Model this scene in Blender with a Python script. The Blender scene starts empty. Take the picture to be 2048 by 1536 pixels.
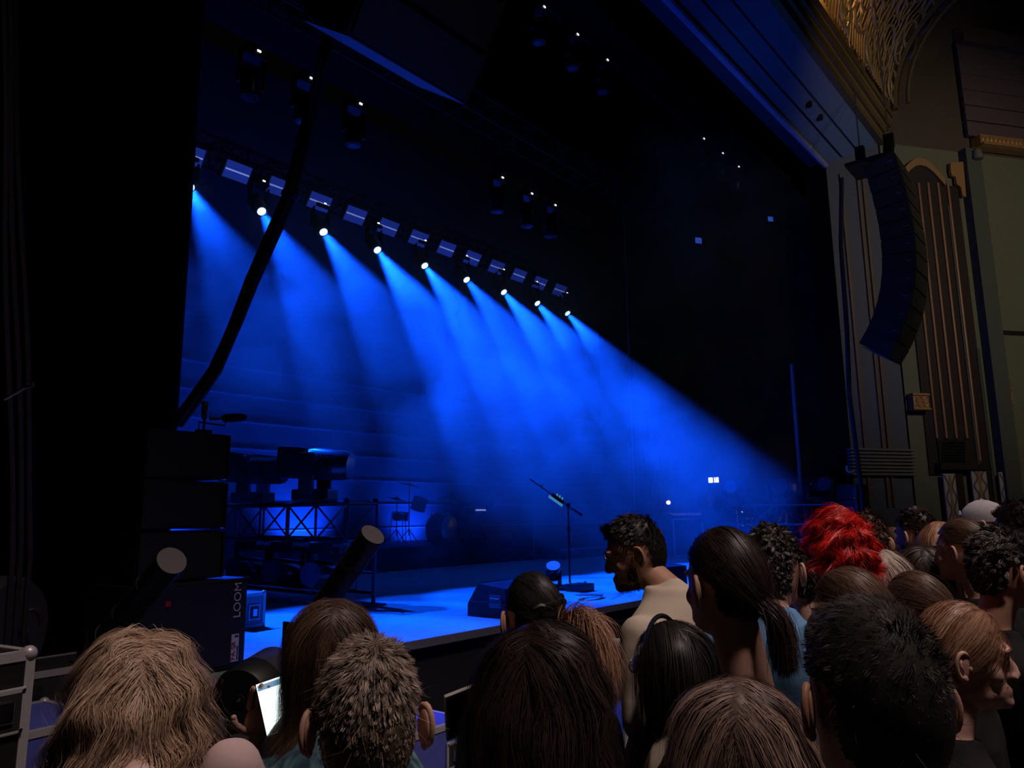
import bpy, bmesh, math, random
import numpy as np
from math import sin, cos, tan, pi, radians, atan, sqrt
from mathutils import Vector, Matrix
random.seed(7); rng = np.random.default_rng(7)
S = bpy.context.scene
COL = S.collection

# ------------------------------------------------------------------ camera
F, CX, CY = 1500.0, 1024.0, 768.0          # focal length and centre in photo pixels (2048 x 1536)
YAW, PITCH, ROLL = radians(40), atan(262 / F), 0.0105
CAM = np.array([0.0, 0.0, 1.80])
_fh = np.array([cos(YAW), sin(YAW), 0.0]); _r0 = np.array([sin(YAW), -cos(YAW), 0.0]); _z = np.array([0, 0, 1.0])
FW = _fh * cos(PITCH) + _z * sin(PITCH); _u0 = np.cross(_r0, FW)
RT = _r0 * cos(ROLL) - _u0 * sin(ROLL); UP = _r0 * sin(ROLL) + _u0 * cos(ROLL)
cd = bpy.data.cameras.new('camera'); cam = bpy.data.objects.new('camera', cd); COL.objects.link(cam)
cd.sensor_width = 36.0; cd.lens = F / 2048 * 36.0; cd.clip_start = 0.05; cd.clip_end = 200
cam.matrix_world = Matrix(((RT[0], UP[0], -FW[0], CAM[0]), (RT[1], UP[1], -FW[1], CAM[1]), (RT[2], UP[2], -FW[2], CAM[2]), (0, 0, 0, 1)))
S.camera = cam

# ------------------------------------------------------------------ world, render look
w = bpy.data.worlds.new('world'); S.world = w; w.use_nodes = True
w.node_tree.nodes['Background'].inputs[0].default_value = (0.55, 0.5, 0.6, 1)
w.node_tree.nodes['Background'].inputs[1].default_value = 0.0012
S.view_settings.view_transform = 'Standard'; S.view_settings.look = 'None'
S.view_settings.exposure = 0.0; S.view_settings.gamma = 1.0; S.view_settings.use_curve_mapping = False
cy = S.cycles
cy.max_bounces = 5; cy.diffuse_bounces = 2; cy.glossy_bounces = 2; cy.transmission_bounces = 4; cy.volume_bounces = 0
cy.transparent_max_bounces = 6; cy.caustics_reflective = False; cy.caustics_refractive = False
cy.sample_clamp_indirect = 1.5; cy.use_adaptive_sampling = True; cy.adaptive_threshold = .03; cy.adaptive_min_samples = 16; cy.volume_step_rate = 2.6; cy.volume_max_steps = 48
BLUE = (0.002, 0.064, 1.0)

def lamp(name, typ, loc, power, color, aim=None, **k):
    d = bpy.data.lights.new(name, typ); d.energy = power; d.color = color
    for a, b in k.items(): setattr(d, a, b)
    o = bpy.data.objects.new(name, d); COL.objects.link(o); o.location = loc
    if aim is not None:
        o.rotation_euler = (Vector(aim) - Vector(loc)).to_track_quat('-Z', 'Y').to_euler()
    return o
# house lights in the auditorium ceiling above and behind the crowd
for x, y, p in ((1.2, -2.5, 1750), (5.5, -3.0, 1500), (11.0, -3.0, 800)):
    lamp('house_light', 'SPOT', (x, y, 11.5), p, (1.0, 0.76, 0.70), (x, y + 1.9, 0), spot_size=radians(64), spot_blend=.7, shadow_soft_size=.5)
lamp('added_blue_fill', 'SPOT', (7.0, 5.25, .95), 480, (.05, .19, 1.0), (15.6, 4.75, 11.0), spot_size=radians(34), spot_blend=.8, shadow_soft_size=.15)  # added fill, stands in for blue light bounced onto the soffit
lamp('added_blue_fill', 'SPOT', (4.2, 5.3, .95), 420, (.01, .06, 1.0), (3.2, 4.0, 4.9), spot_size=radians(26), spot_blend=.8, shadow_soft_size=.15)  # added fill that turns the near array's underside blue
for x, p in ((7.0, 1000), (10.4, 900), (13.8, 560)):       # floods on the floor behind the riser wash the backdrop
    lamp('backdrop_flood', 'SPOT', (x, 14.55, .95), p, (.002, .045, 1.0), (x, 15.3, 2.1), spot_size=radians(104), spot_blend=.9, shadow_soft_size=.25)
# added warm fill brightening the right wall, not a fixture of the hall
lamp('wall_fill', 'SPOT', (15.0, -6.0, 9.5), 820, (1.0, 0.83, 0.66), (21.6, 3.0, 8.0), spot_size=radians(75), spot_blend=.9, shadow_soft_size=.5)

lamp('cornice_fill', 'SPOT', (11.0, -3.0, 7.0), 380, (1.0, .75, .42), (16.8, 4.0, 12.5), spot_size=radians(30), spot_blend=.9, shadow_soft_size=.3)  # added warm fill for the cornice, where house light falls short
lamp('array_fill', 'SPOT', (4.5, -3.0, 9.5), 40, (1.0, .85, .75), (3.2, 3.6, 6.5), spot_size=radians(50), spot_blend=.9, shadow_soft_size=.3)  # added weak fill on the near array's front

# ------------------------------------------------------------------ pixel helpers
def ray(x, y): return FW * F + RT * (x - CX) - UP * (y - CY)
def at(x, y, **k):
    d = ray(x, y)
    if 'D' in k: return CAM + d * (k['D'] / F)
    for i, a in enumerate('XYZ'):
        if a in k: return CAM + d * ((k[a] - CAM[i]) / d[i])
def hit(x, y, p0, p1):
    """pixel ray against the vertical plane through plan points p0, p1 -> (distance along, z)"""
    d = ray(x, y); t = np.array([p1[0] - p0[0], p1[1] - p0[1]]); L = np.hypot(*t); t = t / L
    n = np.array([-t[1], t[0]]); q = np.array(p0[:2])
    k = ((q - CAM[:2]) @ n) / (d[:2] @ n); P = CAM + d * k
    return float((P[:2] - q) @ t), float(P[2])

# ------------------------------------------------------------------ materials
MATS = {}
def mat(name, color=(.5, .5, .5), rough=.6, metal=0.0, emit=None, es=1.0, var=.12, scale=30.0, bump=0.0, spec=.5, alpha=None):
    if name in MATS: return MATS[name]
    m = bpy.data.materials.new(name); m.use_nodes = True; nt = m.node_tree; N = nt.nodes; b = N['Principled BSDF']
    b.inputs['Roughness'].default_value = rough; b.inputs['Metallic'].default_value = metal
    b.inputs['Specular IOR Level'].default_value = spec
    tc = N.new('ShaderNodeTexCoord'); nz = N.new('ShaderNodeTexNoise'); nz.inputs['Scale'].default_value = scale; nz.inputs['Detail'].default_value = 3
    nt.links.new(tc.outputs['Object'], nz.inputs['Vector'])
    mx = N.new('ShaderNodeMix'); mx.data_type = 'RGBA'
    mx.inputs[6].default_value = (*[c * (1 - var) for c in color], 1); mx.inputs[7].default_value = (*[min(1, c * (1 + var)) for c in color], 1)
    nt.links.new(nz.outputs['Fac'], mx.inputs[0]); nt.links.new(mx.outputs[2], b.inputs['Base Color'])
    if bump:
        bp = N.new('ShaderNodeBump'); bp.inputs['Strength'].default_value = bump; bp.inputs['Distance'].default_value = .01
        nt.links.new(nz.outputs['Fac'], bp.inputs['Height']); nt.links.new(bp.outputs['Normal'], b.inputs['Normal'])
    if emit: b.inputs['Emission Color'].default_value = (*emit, 1); b.inputs['Emission Strength'].default_value = es
    MATS[name] = m; return m
BLACK = mat('black_paint', (.012, .012, .013), .5, scale=60)
BMET = mat('black_metal', (.012, .012, .014), .32, .1, scale=40)
CLOTH = mat('black_cloth', (.006, .006, .006), .95, scale=14, bump=.3, spec=.1)
ALU = mat('aluminium', (.55, .54, .56), .4, .3, scale=50)
STEEL = mat('chrome_steel', (.6, .6, .62), .2, 1.0)
RUBBER = mat('black_rubber', (.014, .014, .015), .6, scale=80)
GRILLE = mat('speaker_grille', (.014, .013, .013), .65, scale=260, bump=.6)
GOLD = mat('old_gold_leaf', (.50, .29, .12), .45, .35, scale=45, var=.3, bump=.4)
OLIVE = mat('olive_gold_plaster', (.15, .105, .045), .6, scale=20)
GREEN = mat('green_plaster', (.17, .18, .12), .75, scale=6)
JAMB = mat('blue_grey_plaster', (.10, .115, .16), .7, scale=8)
BROWN = mat('brown_plaster', (.10, .075, .055), .8, scale=8)
DARKWOOD = mat('dark_brown_wood', (.03, .02, .018), .5, scale=10)

# ------------------------------------------------------------------ mesh helpers
class MB:
    """collects shapes, then links them as ONE mesh object"""
    def __init__(s): s.bm = bmesh.new(); s.mi = 0
    def _add(s, vs, fs):
        v = [s.bm.verts.new(p) for p in vs]
        for f in fs:
            try:
                g = s.bm.faces.new([v[i] for i in f]); g.material_index = s.mi
            except ValueError: pass
        return s
    def box(s, c, d, rot=None, taper=1.0):
        vs = []
        for z in (-.5, .5):
            k = 1 if z < 0 else taper
            for x, y in ((-.5, -.5), (.5, -.5), (.5, .5), (-.5, .5)): vs.append(Vector((x * d[0] * k, y * d[1] * k, z * d[2])))
        if rot is not None: vs = [rot @ v for v in vs]
        c = Vector(c)
        return s._add([v + c for v in vs], [(3, 2, 1, 0), (4, 5, 6, 7), (0, 1, 5, 4), (1, 2, 6, 5), (2, 3, 7, 6), (3, 0, 4, 7)])
    def bbox(s, c, d, r=.01, rot=None):
        """box with rounded (chamfered) edges"""
        b = bmesh.new(); bmesh.ops.create_cube(b, size=1.0)
        for v in b.verts: v.co = Vector((v.co.x * d[0], v.co.y * d[1], v.co.z * d[2]))
        bmesh.ops.bevel(b, geom=list(b.edges), offset=r, segments=2, affect='EDGES', profile=.6)
        b.verts.ensure_lookup_table(); b.verts.index_update()
        vs = [(rot @ v.co if rot is not None else v.co) + Vector(c) for v in b.verts]
        fs = [[v.index for v in f.verts] for f in b.faces]; b.free()
        return s._add(vs, fs)
    def cyl(s, p0, p1, r0, r1=None, n=14, cap=True):
        r1 = r0 if r1 is None else r1; p0 = Vector(p0); p1 = Vector(p1); d = (p1 - p0).normalized()
        a = d.orthogonal().normalized(); b = d.cross(a); vs = []
        for p, r in ((p0, r0), (p1, r1)):
            for i in range(n): t = 2 * pi * i / n; vs.append(p + a * (r * cos(t)) + b * (r * sin(t)))
        fs = [(i, (i + 1) % n, n + (i + 1) % n, n + i) for i in range(n)]
        if cap: fs += [tuple(reversed(range(n))), tuple(range(n, 2 * n))]
        return s._add(vs, fs)
    def tube(s, pts, r, n=8, cap=True):
        pts = [Vector(p) for p in pts]; m = len(pts); rs = r if isinstance(r, (list, tuple)) else [r] * m
        vs, fs = [], []; a = None
        for i, p in enumerate(pts):
            t = (pts[min(i + 1, m - 1)] - pts[max(i - 1, 0)]).normalized()
            a = t.orthogonal().normalized() if a is None else (a - t * a.dot(t)).normalized()
            b = t.cross(a)
            for k in range(n): q = 2 * pi * k / n; vs.append(p + (a * cos(q) + b * sin(q)) * rs[i])
        for i in range(m - 1):
            for k in range(n): fs.append((i * n + k, i * n + (k + 1) % n, (i + 1) * n + (k + 1) % n, (i + 1) * n + k))
        if cap: fs += [tuple(reversed(range(n))), tuple(range((m - 1) * n, m * n))]
        return s._add(vs, fs)
    def lathe(s, prof, c=(0, 0, 0), axis=None, n=20):
        """prof: (radius, height) pairs about axis (default z)"""
        R = Vector(axis).to_track_quat('Z', 'Y').to_matrix() if axis is not None else Matrix.Identity(3)
        c = Vector(c); vs, fs = [], []; m = len(prof)
        for r, h in prof:
            for k in range(n): q = 2 * pi * k / n; vs.append(R @ Vector((max(r, 1e-4) * cos(q), max(r, 1e-4) * sin(q), h)) + c)
        for i in range(m - 1):
            for k in range(n): fs.append((i * n + k, i * n + (k + 1) % n, (i + 1) * n + (k + 1) % n, (i + 1) * n + k))
        fs += [tuple(reversed(range(n))), tuple(range((m - 1) * n, m * n))]
        return s._add(vs, fs)
    def ell(s, c, r, rot=None, nu=14, nv=9):
        vs = [];
        for j in range(nv + 1):
            t = pi * j / nv
            for i in range(nu):
                p = 2 * pi * i / nu; v = Vector((r[0] * max(sin(t), 1e-3) * cos(p), r[1] * max(sin(t), 1e-3) * sin(p), r[2] * cos(t)))
                vs.append((rot @ v if rot is not None else v) + Vector(c))
        fs = [(j * nu + i, (j + 1) * nu + i, (j + 1) * nu + (i + 1) % nu, j * nu + (i + 1) % nu) for j in range(nv) for i in range(nu)]
        fs += [tuple(range(nu)), tuple(reversed(range(nv * nu, (nv + 1) * nu)))]
        return s._add(vs, fs)
    def prism(s, poly, off):
        """polygon (list of 3d points) pushed along off"""
        n = len(poly); o = Vector(off); vs = [Vector(p) for p in poly] + [Vector(p) + o for p in poly]
        fs = [tuple(reversed(range(n))), tuple(range(n, 2 * n))] + [(i, (i + 1) % n, n + (i + 1) % n, n + i) for i in range(n)]
        return s._add(vs, fs)
    def strip(s, pa, pb, off):
        """band between two polylines, given thickness"""
        n = len(pa); o = Vector(off); A = [Vector(p) for p in pa]; B = [Vector(p) for p in pb]
        vs = A + B + [p + o for p in A] + [p + o for p in B]; fs = []
        for i in range(n - 1):
            fs += [(i, i + 1, n + i + 1, n + i), (2 * n + i, 3 * n + i, 3 * n + i + 1, 2 * n + i + 1), (i, 2 * n + i, 2 * n + i + 1, i + 1), (n + i, n + i + 1, 3 * n + i + 1, 3 * n + i)]
        fs += [(0, n, 3 * n, 2 * n), (n - 1, 3 * n - 1, 4 * n - 1, 2 * n - 1)]
        return s._add(vs, fs)
    def build(s, name, m, parent=None, smooth=False, loc=None, rotz=None):
        bmesh.ops.recalc_face_normals(s.bm, faces=s.bm.faces)
        me = bpy.data.meshes.new(name); s.bm.to_mesh(me); s.bm.free()
        for x in (m if isinstance(m, (list, tuple)) else [m]): me.materials.append(x)
        if smooth:
            me.polygons.foreach_set('use_smooth', [True] * len(me.polygons))
            me.set_sharp_from_angle(angle=radians(40))
        o = bpy.data.objects.new(name, me); COL.objects.link(o)
        if parent is not None: o.parent = parent
        if loc is not None: o.location = loc
        if rotz is not None: o.rotation_euler = (0, 0, rotz)
        return o
def tag(o, label, cat, group=None, kind=None):
    o['label'] = label; o['category'] = cat
    if group: o['group'] = group
    if kind: o['kind'] = kind
    return o
def thing(name, label, cat, loc=(0, 0, 0), rotz=0.0, group=None):
    o = bpy.data.objects.new(name, None); COL.objects.link(o); o.empty_display_size = .1
    o.location = loc; o.rotation_euler = (0, 0, rotz)
    return tag(o, label, cat, group)
def struct(o, label, cat='building'):
    o['kind'] = 'structure'; return tag(o, label, cat)
def dup(root, loc=None, rotz=None, label=None):
    def cp(o, par):
        c = o.copy(); COL.objects.link(c); c.parent = par
        for ch in list(o.children): cp(ch, c)
        return c
    kids = list(root.children); r = root.copy(); COL.objects.link(r)
    for ch in kids: cp(ch, r)
    if loc is not None: r.location = loc
    if rotz is not None: r.rotation_euler = (0, 0, rotz)
    if label: r['label'] = label
    return r
def rx(a): return Matrix.Rotation(a, 3, 'X')
def ry(a): return Matrix.Rotation(a, 3, 'Y')
def rz(a): return Matrix.Rotation(a, 3, 'Z')

# ================================================================== STRUCTURE
SZ = 0.75                       # stage height
LIP = 4.98                      # y of the stage front edge
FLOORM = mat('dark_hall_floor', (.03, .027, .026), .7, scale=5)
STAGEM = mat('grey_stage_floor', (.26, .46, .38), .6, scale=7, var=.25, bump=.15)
struct(MB().box((9, -1, -.1), (46, 44, .2)).build('floor', FLOORM), 'dark auditorium floor under the crowd', 'floor')
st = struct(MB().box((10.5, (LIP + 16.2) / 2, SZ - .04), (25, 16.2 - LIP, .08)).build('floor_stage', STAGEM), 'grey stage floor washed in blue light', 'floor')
BLUEEDGE = mat('stage_edge_trim', (.3, .3, .32), .4)
MB().box((10.5, LIP - .012, SZ - .035), (25, .02, .07)).build('edge_trim', BLUEEDGE, st)
FASCIA = mat('charcoal_fascia_cloth', (.03, .03, .036), .9, scale=12)
struct(MB().box((3.2, LIP + .1, .36), (10.4, .06, .62)).build('wall_stage_front', FASCIA), 'charcoal cloth fascia below the stage front', 'wall')
struct(MB().box((16.0, LIP + 1.1, .34), (15.0, .05, .62)).build('wall_stage_under', BLACK), 'black panel set back under the open stage front', 'wall')
# open steel framing under the right part of the stage front
FRM = mat('steel_deck_frame', (.16, .17, .2), .4, .5)
for i in range(5):
    x = 8.55 + i * 2.0
    t = thing('stage_deck_frame', ['steel support frame under the stage lip beside the cream shirted man', 'second steel support frame under the stage lip', 'third steel support frame under the stage lip', 'fourth steel support frame under the stage lip', 'last steel support frame under the stage lip'][i], 'frame', (x, LIP + .12, 0), 0, 'support frames below the stage lip')
    MB().box((0, 0, .33), (.06, .06, .66)).build('post', FRM, t)
    MB().box((1.0, 0, .6), (1.96, .05, .06)).build('rail', FRM, t)
    MB().box((1.0, 0, .22), (1.96, .04, .04)).build('rail', FRM, t)
    MB().box((.62, .05, .40), (1.25, .04, .07), ry(radians(24))).build('brace', FRM, t)

# backdrop cloth with horizontal seams, wing legs, borders
bk = MB()
bk.box((11, 15.3, 6.5), (34, .1, 12))
bd = struct(bk.build('wall_backdrop', mat('backdrop_cloth', (.14, .14, .15), .9, scale=3)), 'dark backdrop cloth at the rear of the stage', 'wall')
for i in range(7):
    MB().box((11, 15.23, 1.5 + i * .6), (34, .04, .03)).build('seam', mat('backdrop_seam', (.30, .30, .33), .6), bd)
def pleated(x0, y0, x1, y1, z0, z1, n, amp, name, label, m=CLOTH):
    t = Vector((x1 - x0, y1 - y0, 0)); L = t.length; t.normalize(); nn = Vector((-t.y, t.x, 0)); K = n * 6
    a = [Vector((x0, y0, z0)) + t * (L * i / K) + nn * (amp * sin(2 * pi * i / 6) + amp * .4 * sin(i * .37)) for i in range(K + 1)]
    b = [p + Vector((0, 0, z1 - z0)) for p in a]
    return tag(MB().strip(a, b, nn * .02).build(name, m, smooth=True), label, 'curtain')
pleated(17.85, 10.7, 21.6, 10.7, SZ, 13, 24, .05, 'leg_curtain', 'tall black leg curtain at the far rear of the right wing')
MB().cyl((17.83, 10.68, SZ), (17.83, 10.68, 13), .012, n=6).build('bright_edge_line', mat('curtain_edge', (.35, .35, .4), .5), bpy.data.objects['leg_curtain'])  # pale rod added for the bright line along the curtain edge
pleated(19.0, 5.75, 24.0, 5.75, SZ, 12.5, 24, .05, 'tormentor_curtain', 'black curtain just behind the right proscenium column')
pleated(-5.0, 5.75, 2.78, 5.75, SZ, 12.5, 34, .05, 'tormentor_curtain', 'black curtain behind the left speaker stack')
pleated(0.5, 6.1, 20.5, 6.1, 10.1, 14.2, 60, .05, 'border_curtain', 'black border curtain across the top of the stage')
pleated(0.5, 9.4, 23.5, 9.4, 9.6, 14.2, 60, .05, 'border_curtain', 'second black border curtain higher upstage')
struct(MB().box((23.4, 10.5, 6.5), (.2, 9.6, 13)).build('wall_wing_right', mat('dark_wing_brick', (.05, .05, .055), .85, scale=4)), 'dark back wall of the right wing', 'wall')
struct(MB().box((-3.4, 10.5, 6.5), (.2, 9.6, 13)).build('wall_wing_left', BLACK), 'black back wall of the left wing', 'wall')

struct(MB().box((10, 10.4, 13.2), (27, 9.8, .2)).build('ceiling_stage', BLACK), 'black grid ceiling of the stage house', 'ceiling')
# ---- proscenium
PI_, PO = (18.4, 5.2), (19.9, 4.3)          # right jamb: inner and outer plan points
ZI, ZO = 10.3, 11.1
def jp(s, z, off=0.0):
    t = np.array([PO[0] - PI_[0], PO[1] - PI_[1]]); L = np.hypot(*t); t /= L; n = np.array([t[1], -t[0]])   # n faces the hall
    if n[1] > 0: n = -n
    q = np.array(PI_) + t * s + n * off; return (q[0], q[1], z)
JL = float(np.hypot(PO[0] - PI_[0], PO[1] - PI_[1]))
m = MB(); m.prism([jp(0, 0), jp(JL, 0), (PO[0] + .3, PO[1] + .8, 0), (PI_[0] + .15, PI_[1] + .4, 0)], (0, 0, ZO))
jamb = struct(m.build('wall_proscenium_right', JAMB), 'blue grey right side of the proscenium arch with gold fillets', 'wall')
for x0, y0 in ((1698, 560), (1733, 560), (1757, 700)):
    s_, _ = hit(x0, y0, PI_, PO)
    m = MB(); m.box((0, 0, 0), (.07, .05, 8.2)); o = m.build('gold_fillet', mat('dull_bronze', (.20, .14, .09), .5, .3), jamb)
    q = jp(s_, 6.0, .02); o.location = q; o.rotation_euler = (0, 0, math.atan2(PO[1] - PI_[1], PO[0] - PI_[0]))
# ribbed plinth band
for i in range(8):
    _, z = hit(1760, 900 + i * 7.0, PI_, PO)
    m = MB(); m.bbox((0, 0, 0), (JL + .16, .16, .058), .02); o = m.build('plinth_rib', mat('ribbed_plaster', (.20, .19, .17), .45), jamb)
    o.location = jp(JL / 2, z, .03); o.rotation_euler = (0, 0, math.atan2(PO[1] - PI_[1], PO[0] - PI_[0]))
MB().box((PI_[0] - .02, 5.44, 5.15), (.05, .5, 10.3)).build('black_masking', CLOTH, jamb)
# left jamb (mirror)
m = MB(); m.prism([(1.2, 5.55, 0), (-.6, 4.95, 0), (-.8, 5.3, 0), (1.1, 5.65, 0)], (0, 0, ZO))
struct(m.build('wall_proscenium_left', mat('black_plaster', (.01, .01, .01), .8)), 'black masked left side of the proscenium arch', 'wall')
# soffit of the arch with two grooves and the lit inner edge
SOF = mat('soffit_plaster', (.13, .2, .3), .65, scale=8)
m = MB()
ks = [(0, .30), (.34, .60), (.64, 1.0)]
def sof(x, k): return (x, 5.2 - .9 * k, ZI + (ZO - ZI) * k)
def sofx(k): return PI_[0] + (PO[0] - PI_[0]) * k
m.prism([(0, 5.22, ZI + .05), (0, 4.25, ZO + .05), (0, 4.25, ZO + .6), (0, 5.6, ZO + .6), (0, 5.6, ZI + .05)], (20.2, 0, 0))
sf = struct(m.build('ceiling_soffit', mat('soffit_groove', (.03, .045, .08), .8)), 'blue lit soffit of the proscenium arch', 'ceiling')
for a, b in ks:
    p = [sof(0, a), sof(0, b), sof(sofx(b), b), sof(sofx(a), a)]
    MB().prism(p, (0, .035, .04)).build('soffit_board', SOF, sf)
MB().tube([(0, 5.2, ZI - .03), (PI_[0], 5.2, ZI - .03)], .07, n=8).build('inner_moulding', mat('violet_moulding', (.35, .33, .55), .5), sf)
for x, y in ((1619, 230), (1641, 253)):
    d = ray(x, y); k = (5.2 - .45 - CAM[1]) / d[1]; P = CAM + d * k
    MB().cyl((P[0], P[1], ZI + .32), (P[0], P[1], ZI + .42), .07, n=12).build('fixing_hole', BLACK, sf)
MB().box((17.2, 5.16, ZI - .03), (.09, .05, .1)).build('sensor_box', mat('white_plastic', (.6, .6, .65), .5), sf)
# stepped gold cornice above the soffit
cornice = MB(); cornice.prism([(0, 4.3, ZO), (0, 4.15, ZO), (0, 4.15, ZO + .2), (0, 4.06, ZO + .2), (0, 4.06, ZO + .42), (0, 3.97, ZO + .42), (0, 3.97, ZO + .66), (0, 3.9, ZO + .66), (0, 3.9, ZO + .8), (0, 4.3, ZO + .8)], (20.0, 0, 0))
struct(cornice.build('trim_cornice', OLIVE), 'stepped olive gold cornice along the proscenium top', 'trim')
for i, (y, z) in enumerate(((4.15, ZO + .2), (4.06, ZO + .42), (3.97, ZO + .66))):
    MB().tube([(0, y, z), (20.0, y, z)], .018, n=6).build('bead', mat('bead_gold', (.45, .34, .18), .45, .3), bpy.data.objects['trim_cornice'])

# ---- splayed right wall
WA, WB = (19.95, 4.27), (24.6, .82)
_t = np.array([WB[0] - WA[0], WB[1] - WA[1]]); WL = float(np.hypot(*_t)); _t /= WL; _n = np.array([_t[1], -_t[0]]);
if _n[1] > 0: _n = -_n
WANG = math.atan2(_t[1], _t[0])
def wp(s, z, off=0.0): q = np.array(WA) + _t * s + _n * off; return (float(q[0]), float(q[1]), float(z))
def W(x, y): return hit(x, y, WA, WB)
def wbox(name, x0, y0, x1, y1, off, th, m, parent, bevel=0.0):
    s0, z0 = W(x0, y1); s1, _ = W(x1, y1); _, z1 = W((x0 + x1) / 2, y0)
    mb = MB()
    if bevel: mb.bbox((0, 0, 0), (abs(s1 - s0), th, abs(z1 - z0)), bevel)
    else: mb.box((0, 0, 0), (abs(s1 - s0), th, abs(z1 - z0)))
    o = mb.build(name, m, parent); o.location = wp((s0 + s1) / 2, (z0 + z1) / 2, off); o.rotation_euler = (0, 0, WANG); return o
_, ZW = W(1860, 297)
m = MB(); m.prism([wp(0, 0), wp(WL, 0), wp(WL, 0, -.4), wp(0, 0, -.4)], (0, 0, ZW))
wall = struct(m.build('wall_right', GREEN), 'olive green splayed auditorium wall right of the stage', 'wall')
m = MB(); m.prism([wp(0, ZW, -.02), wp(WL, ZW, -.02), wp(WL, ZW, -.4), wp(0, ZW, -.4)], (0, 0, 6.5))
upper = struct(m.build('wall_right_upper', BROWN), 'dark brown upper wall under the gilded grille', 'wall')
# tall niche with gold bars
nb = thing('organ_niche', 'tall dark wall niche with slim gold bars and gilded scrolled top', 'niche', wp(*W(1900, 950)))
def under(o, par):
    o.parent = par; o.matrix_parent_inverse = Matrix.Translation(par.location).inverted(); return o
s0, zb = W(1858, 950); s1, _ = W(1982, 950); _, zt = W(1850, 330)
o = MB().box((0, 0, 0), (s1 - s0, .04, zt - zb - .55)).build('back_panel', DARKWOOD); o.location = wp((s0 + s1) / 2, (zb + zt - .55) / 2, .02); o.rotation_euler = (0, 0, WANG); under(o, nb)
K = 16
arch = [(s0 + (s1 - s0) * (i / K), zt - .55 + .5 * max(0, sin(pi * min(1, i / K * 1.35)))) for i in range(K + 1)]
o = MB().strip([wp(s, zt - .56, .0) for s, z in arch], [wp(s, max(z, zt - .53), .0) for s, z in arch], (_n[0] * .04, _n[1] * .04, 0)).build('arched_panel', DARKWOOD); under(o, nb)
o = MB().strip([wp(s, z - .03, .04) for s, z in arch[:13]], [wp(s, z + .17, .04) for s, z in arch[:13]], (_n[0] * .08, _n[1] * .08, 0)).build('gilded_arch', GOLD, smooth=True); under(o, nb)
sc_ = [(1893, 330), (1918, 328), (1920, 350), (1924, 398), (1917, 396), (1913, 378), (1905, 372), (1903, 358), (1896, 356), (1893, 345)]
o = MB().prism([wp(*W(x, y), .06) for x, y in sc_], (_n[0] * .08, _n[1] * .08, 0)).build('gilded_scroll', GOLD); under(o, nb)
for i, (x0, x1, yb) in enumerate(((1845, 1870, 877), (1865, 1889, 877), (1885, 1909, 877), (1905, 1930, 877), (1926, 1956, 922))):
    s_, z_ = W(x1, yb); _, z2 = W(x0, 372)
    o = MB().cyl((0, 0, 0), (0, 0, z2 - z_), .035, n=8).build('gold_bar', mat('bar_bronze', (.42, .23, .13), .45, .35)); o.location = wp(s_, z_, .06); under(o, nb)
v = wbox('vent_frame', 1875, 880, 1928, 928, .05, .06, BLACK, None); under(v, nb)
for i in range(7):
    y = 885 + i * 6
    v = wbox('vent_slat', 1879, y, 1924, y + 2.5, .09, .03, BMET, None); under(v, nb)
for i, (x0, x1, y0, y1) in enumerate(((1935, 1941, 420, 960), (1966, 1972, 700, 1010))):
    v = wbox('frame_edge', x0 + 20, y0, x1 + 20, y1, .04, .05, mat('niche_edge', (.07, .08, .07), .6), None); under(v, nb)
# stepped lower shelf of the niche and patterned panels
v = wbox('sill', 1868, 928, 1962, 940, .12, .22, DARKWOOD, None); under(v, nb)
for x0, x1 in ((1906, 1930), (1964, 1986)):
    v = wbox('lower_panel', x0, 945, x1, 1042, .05, .08, DARKWOOD, None); under(v, nb)
CREAM = mat('cream_tile', (.55, .48, .42), .5); OCH = mat('ochre_mosaic', (.42, .24, .10), .6, scale=90, var=.6); SLATE = mat('slate_blue_mosaic', (.12, .14, .22), .6)
for i, (xt0, xt1, yt, yb, lab) in enumerate(((1878, 1902, 948, 1046, 'leftmost narrow mosaic panel with blue and ochre waves on the green wall'), (1931, 1961, 934, 1012, 'wide tall mosaic panel with blue waves below the wall vent'), (1988, 2010, 945, 1030, 'rightmost narrow mosaic panel with ochre waves on the green wall'))):
    sa, za = W(xt0 + 8, yb); sb, _ = W(xt1 + 8, yb); _, zc = W(xt0, yt); wd, ht = sb - sa, zc - za
    t = thing('mosaic_panel', lab, 'panel', wp((sa + sb) / 2, za, .14), WANG, 'mosaic panels on the right wall')
    MB().bbox((0, 0, ht / 2), (wd, .05, ht), .012).build('tile_board', CREAM, t)
    N_ = 26
    for sgn in (-1, 1):
        c = [(sgn * wd * (.27 + .14 * cos(2 * pi * k / N_ * 2)), ht * (.03 + .94 * k / N_)) for k in range(N_ + 1)]
        MB().strip([(x - wd * .06, -.028, z) for x, z in c], [(x + wd * .06, -.028, z) for x, z in c], (0, -.006, 0)).build('blue_wave', SLATE, t)
    MB().strip([(-wd * (.05 + .10 * abs(sin(2 * pi * k / N_))), -.028, ht * (.03 + .94 * k / N_)) for k in range(N_ + 1)], [(wd * (.05 + .10 * abs(sin(2 * pi * k / N_))), -.028, ht * (.03 + .94 * k / N_)) for k in range(N_ + 1)], (0, -.006, 0)).build('ochre_band', OCH, t)
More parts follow.
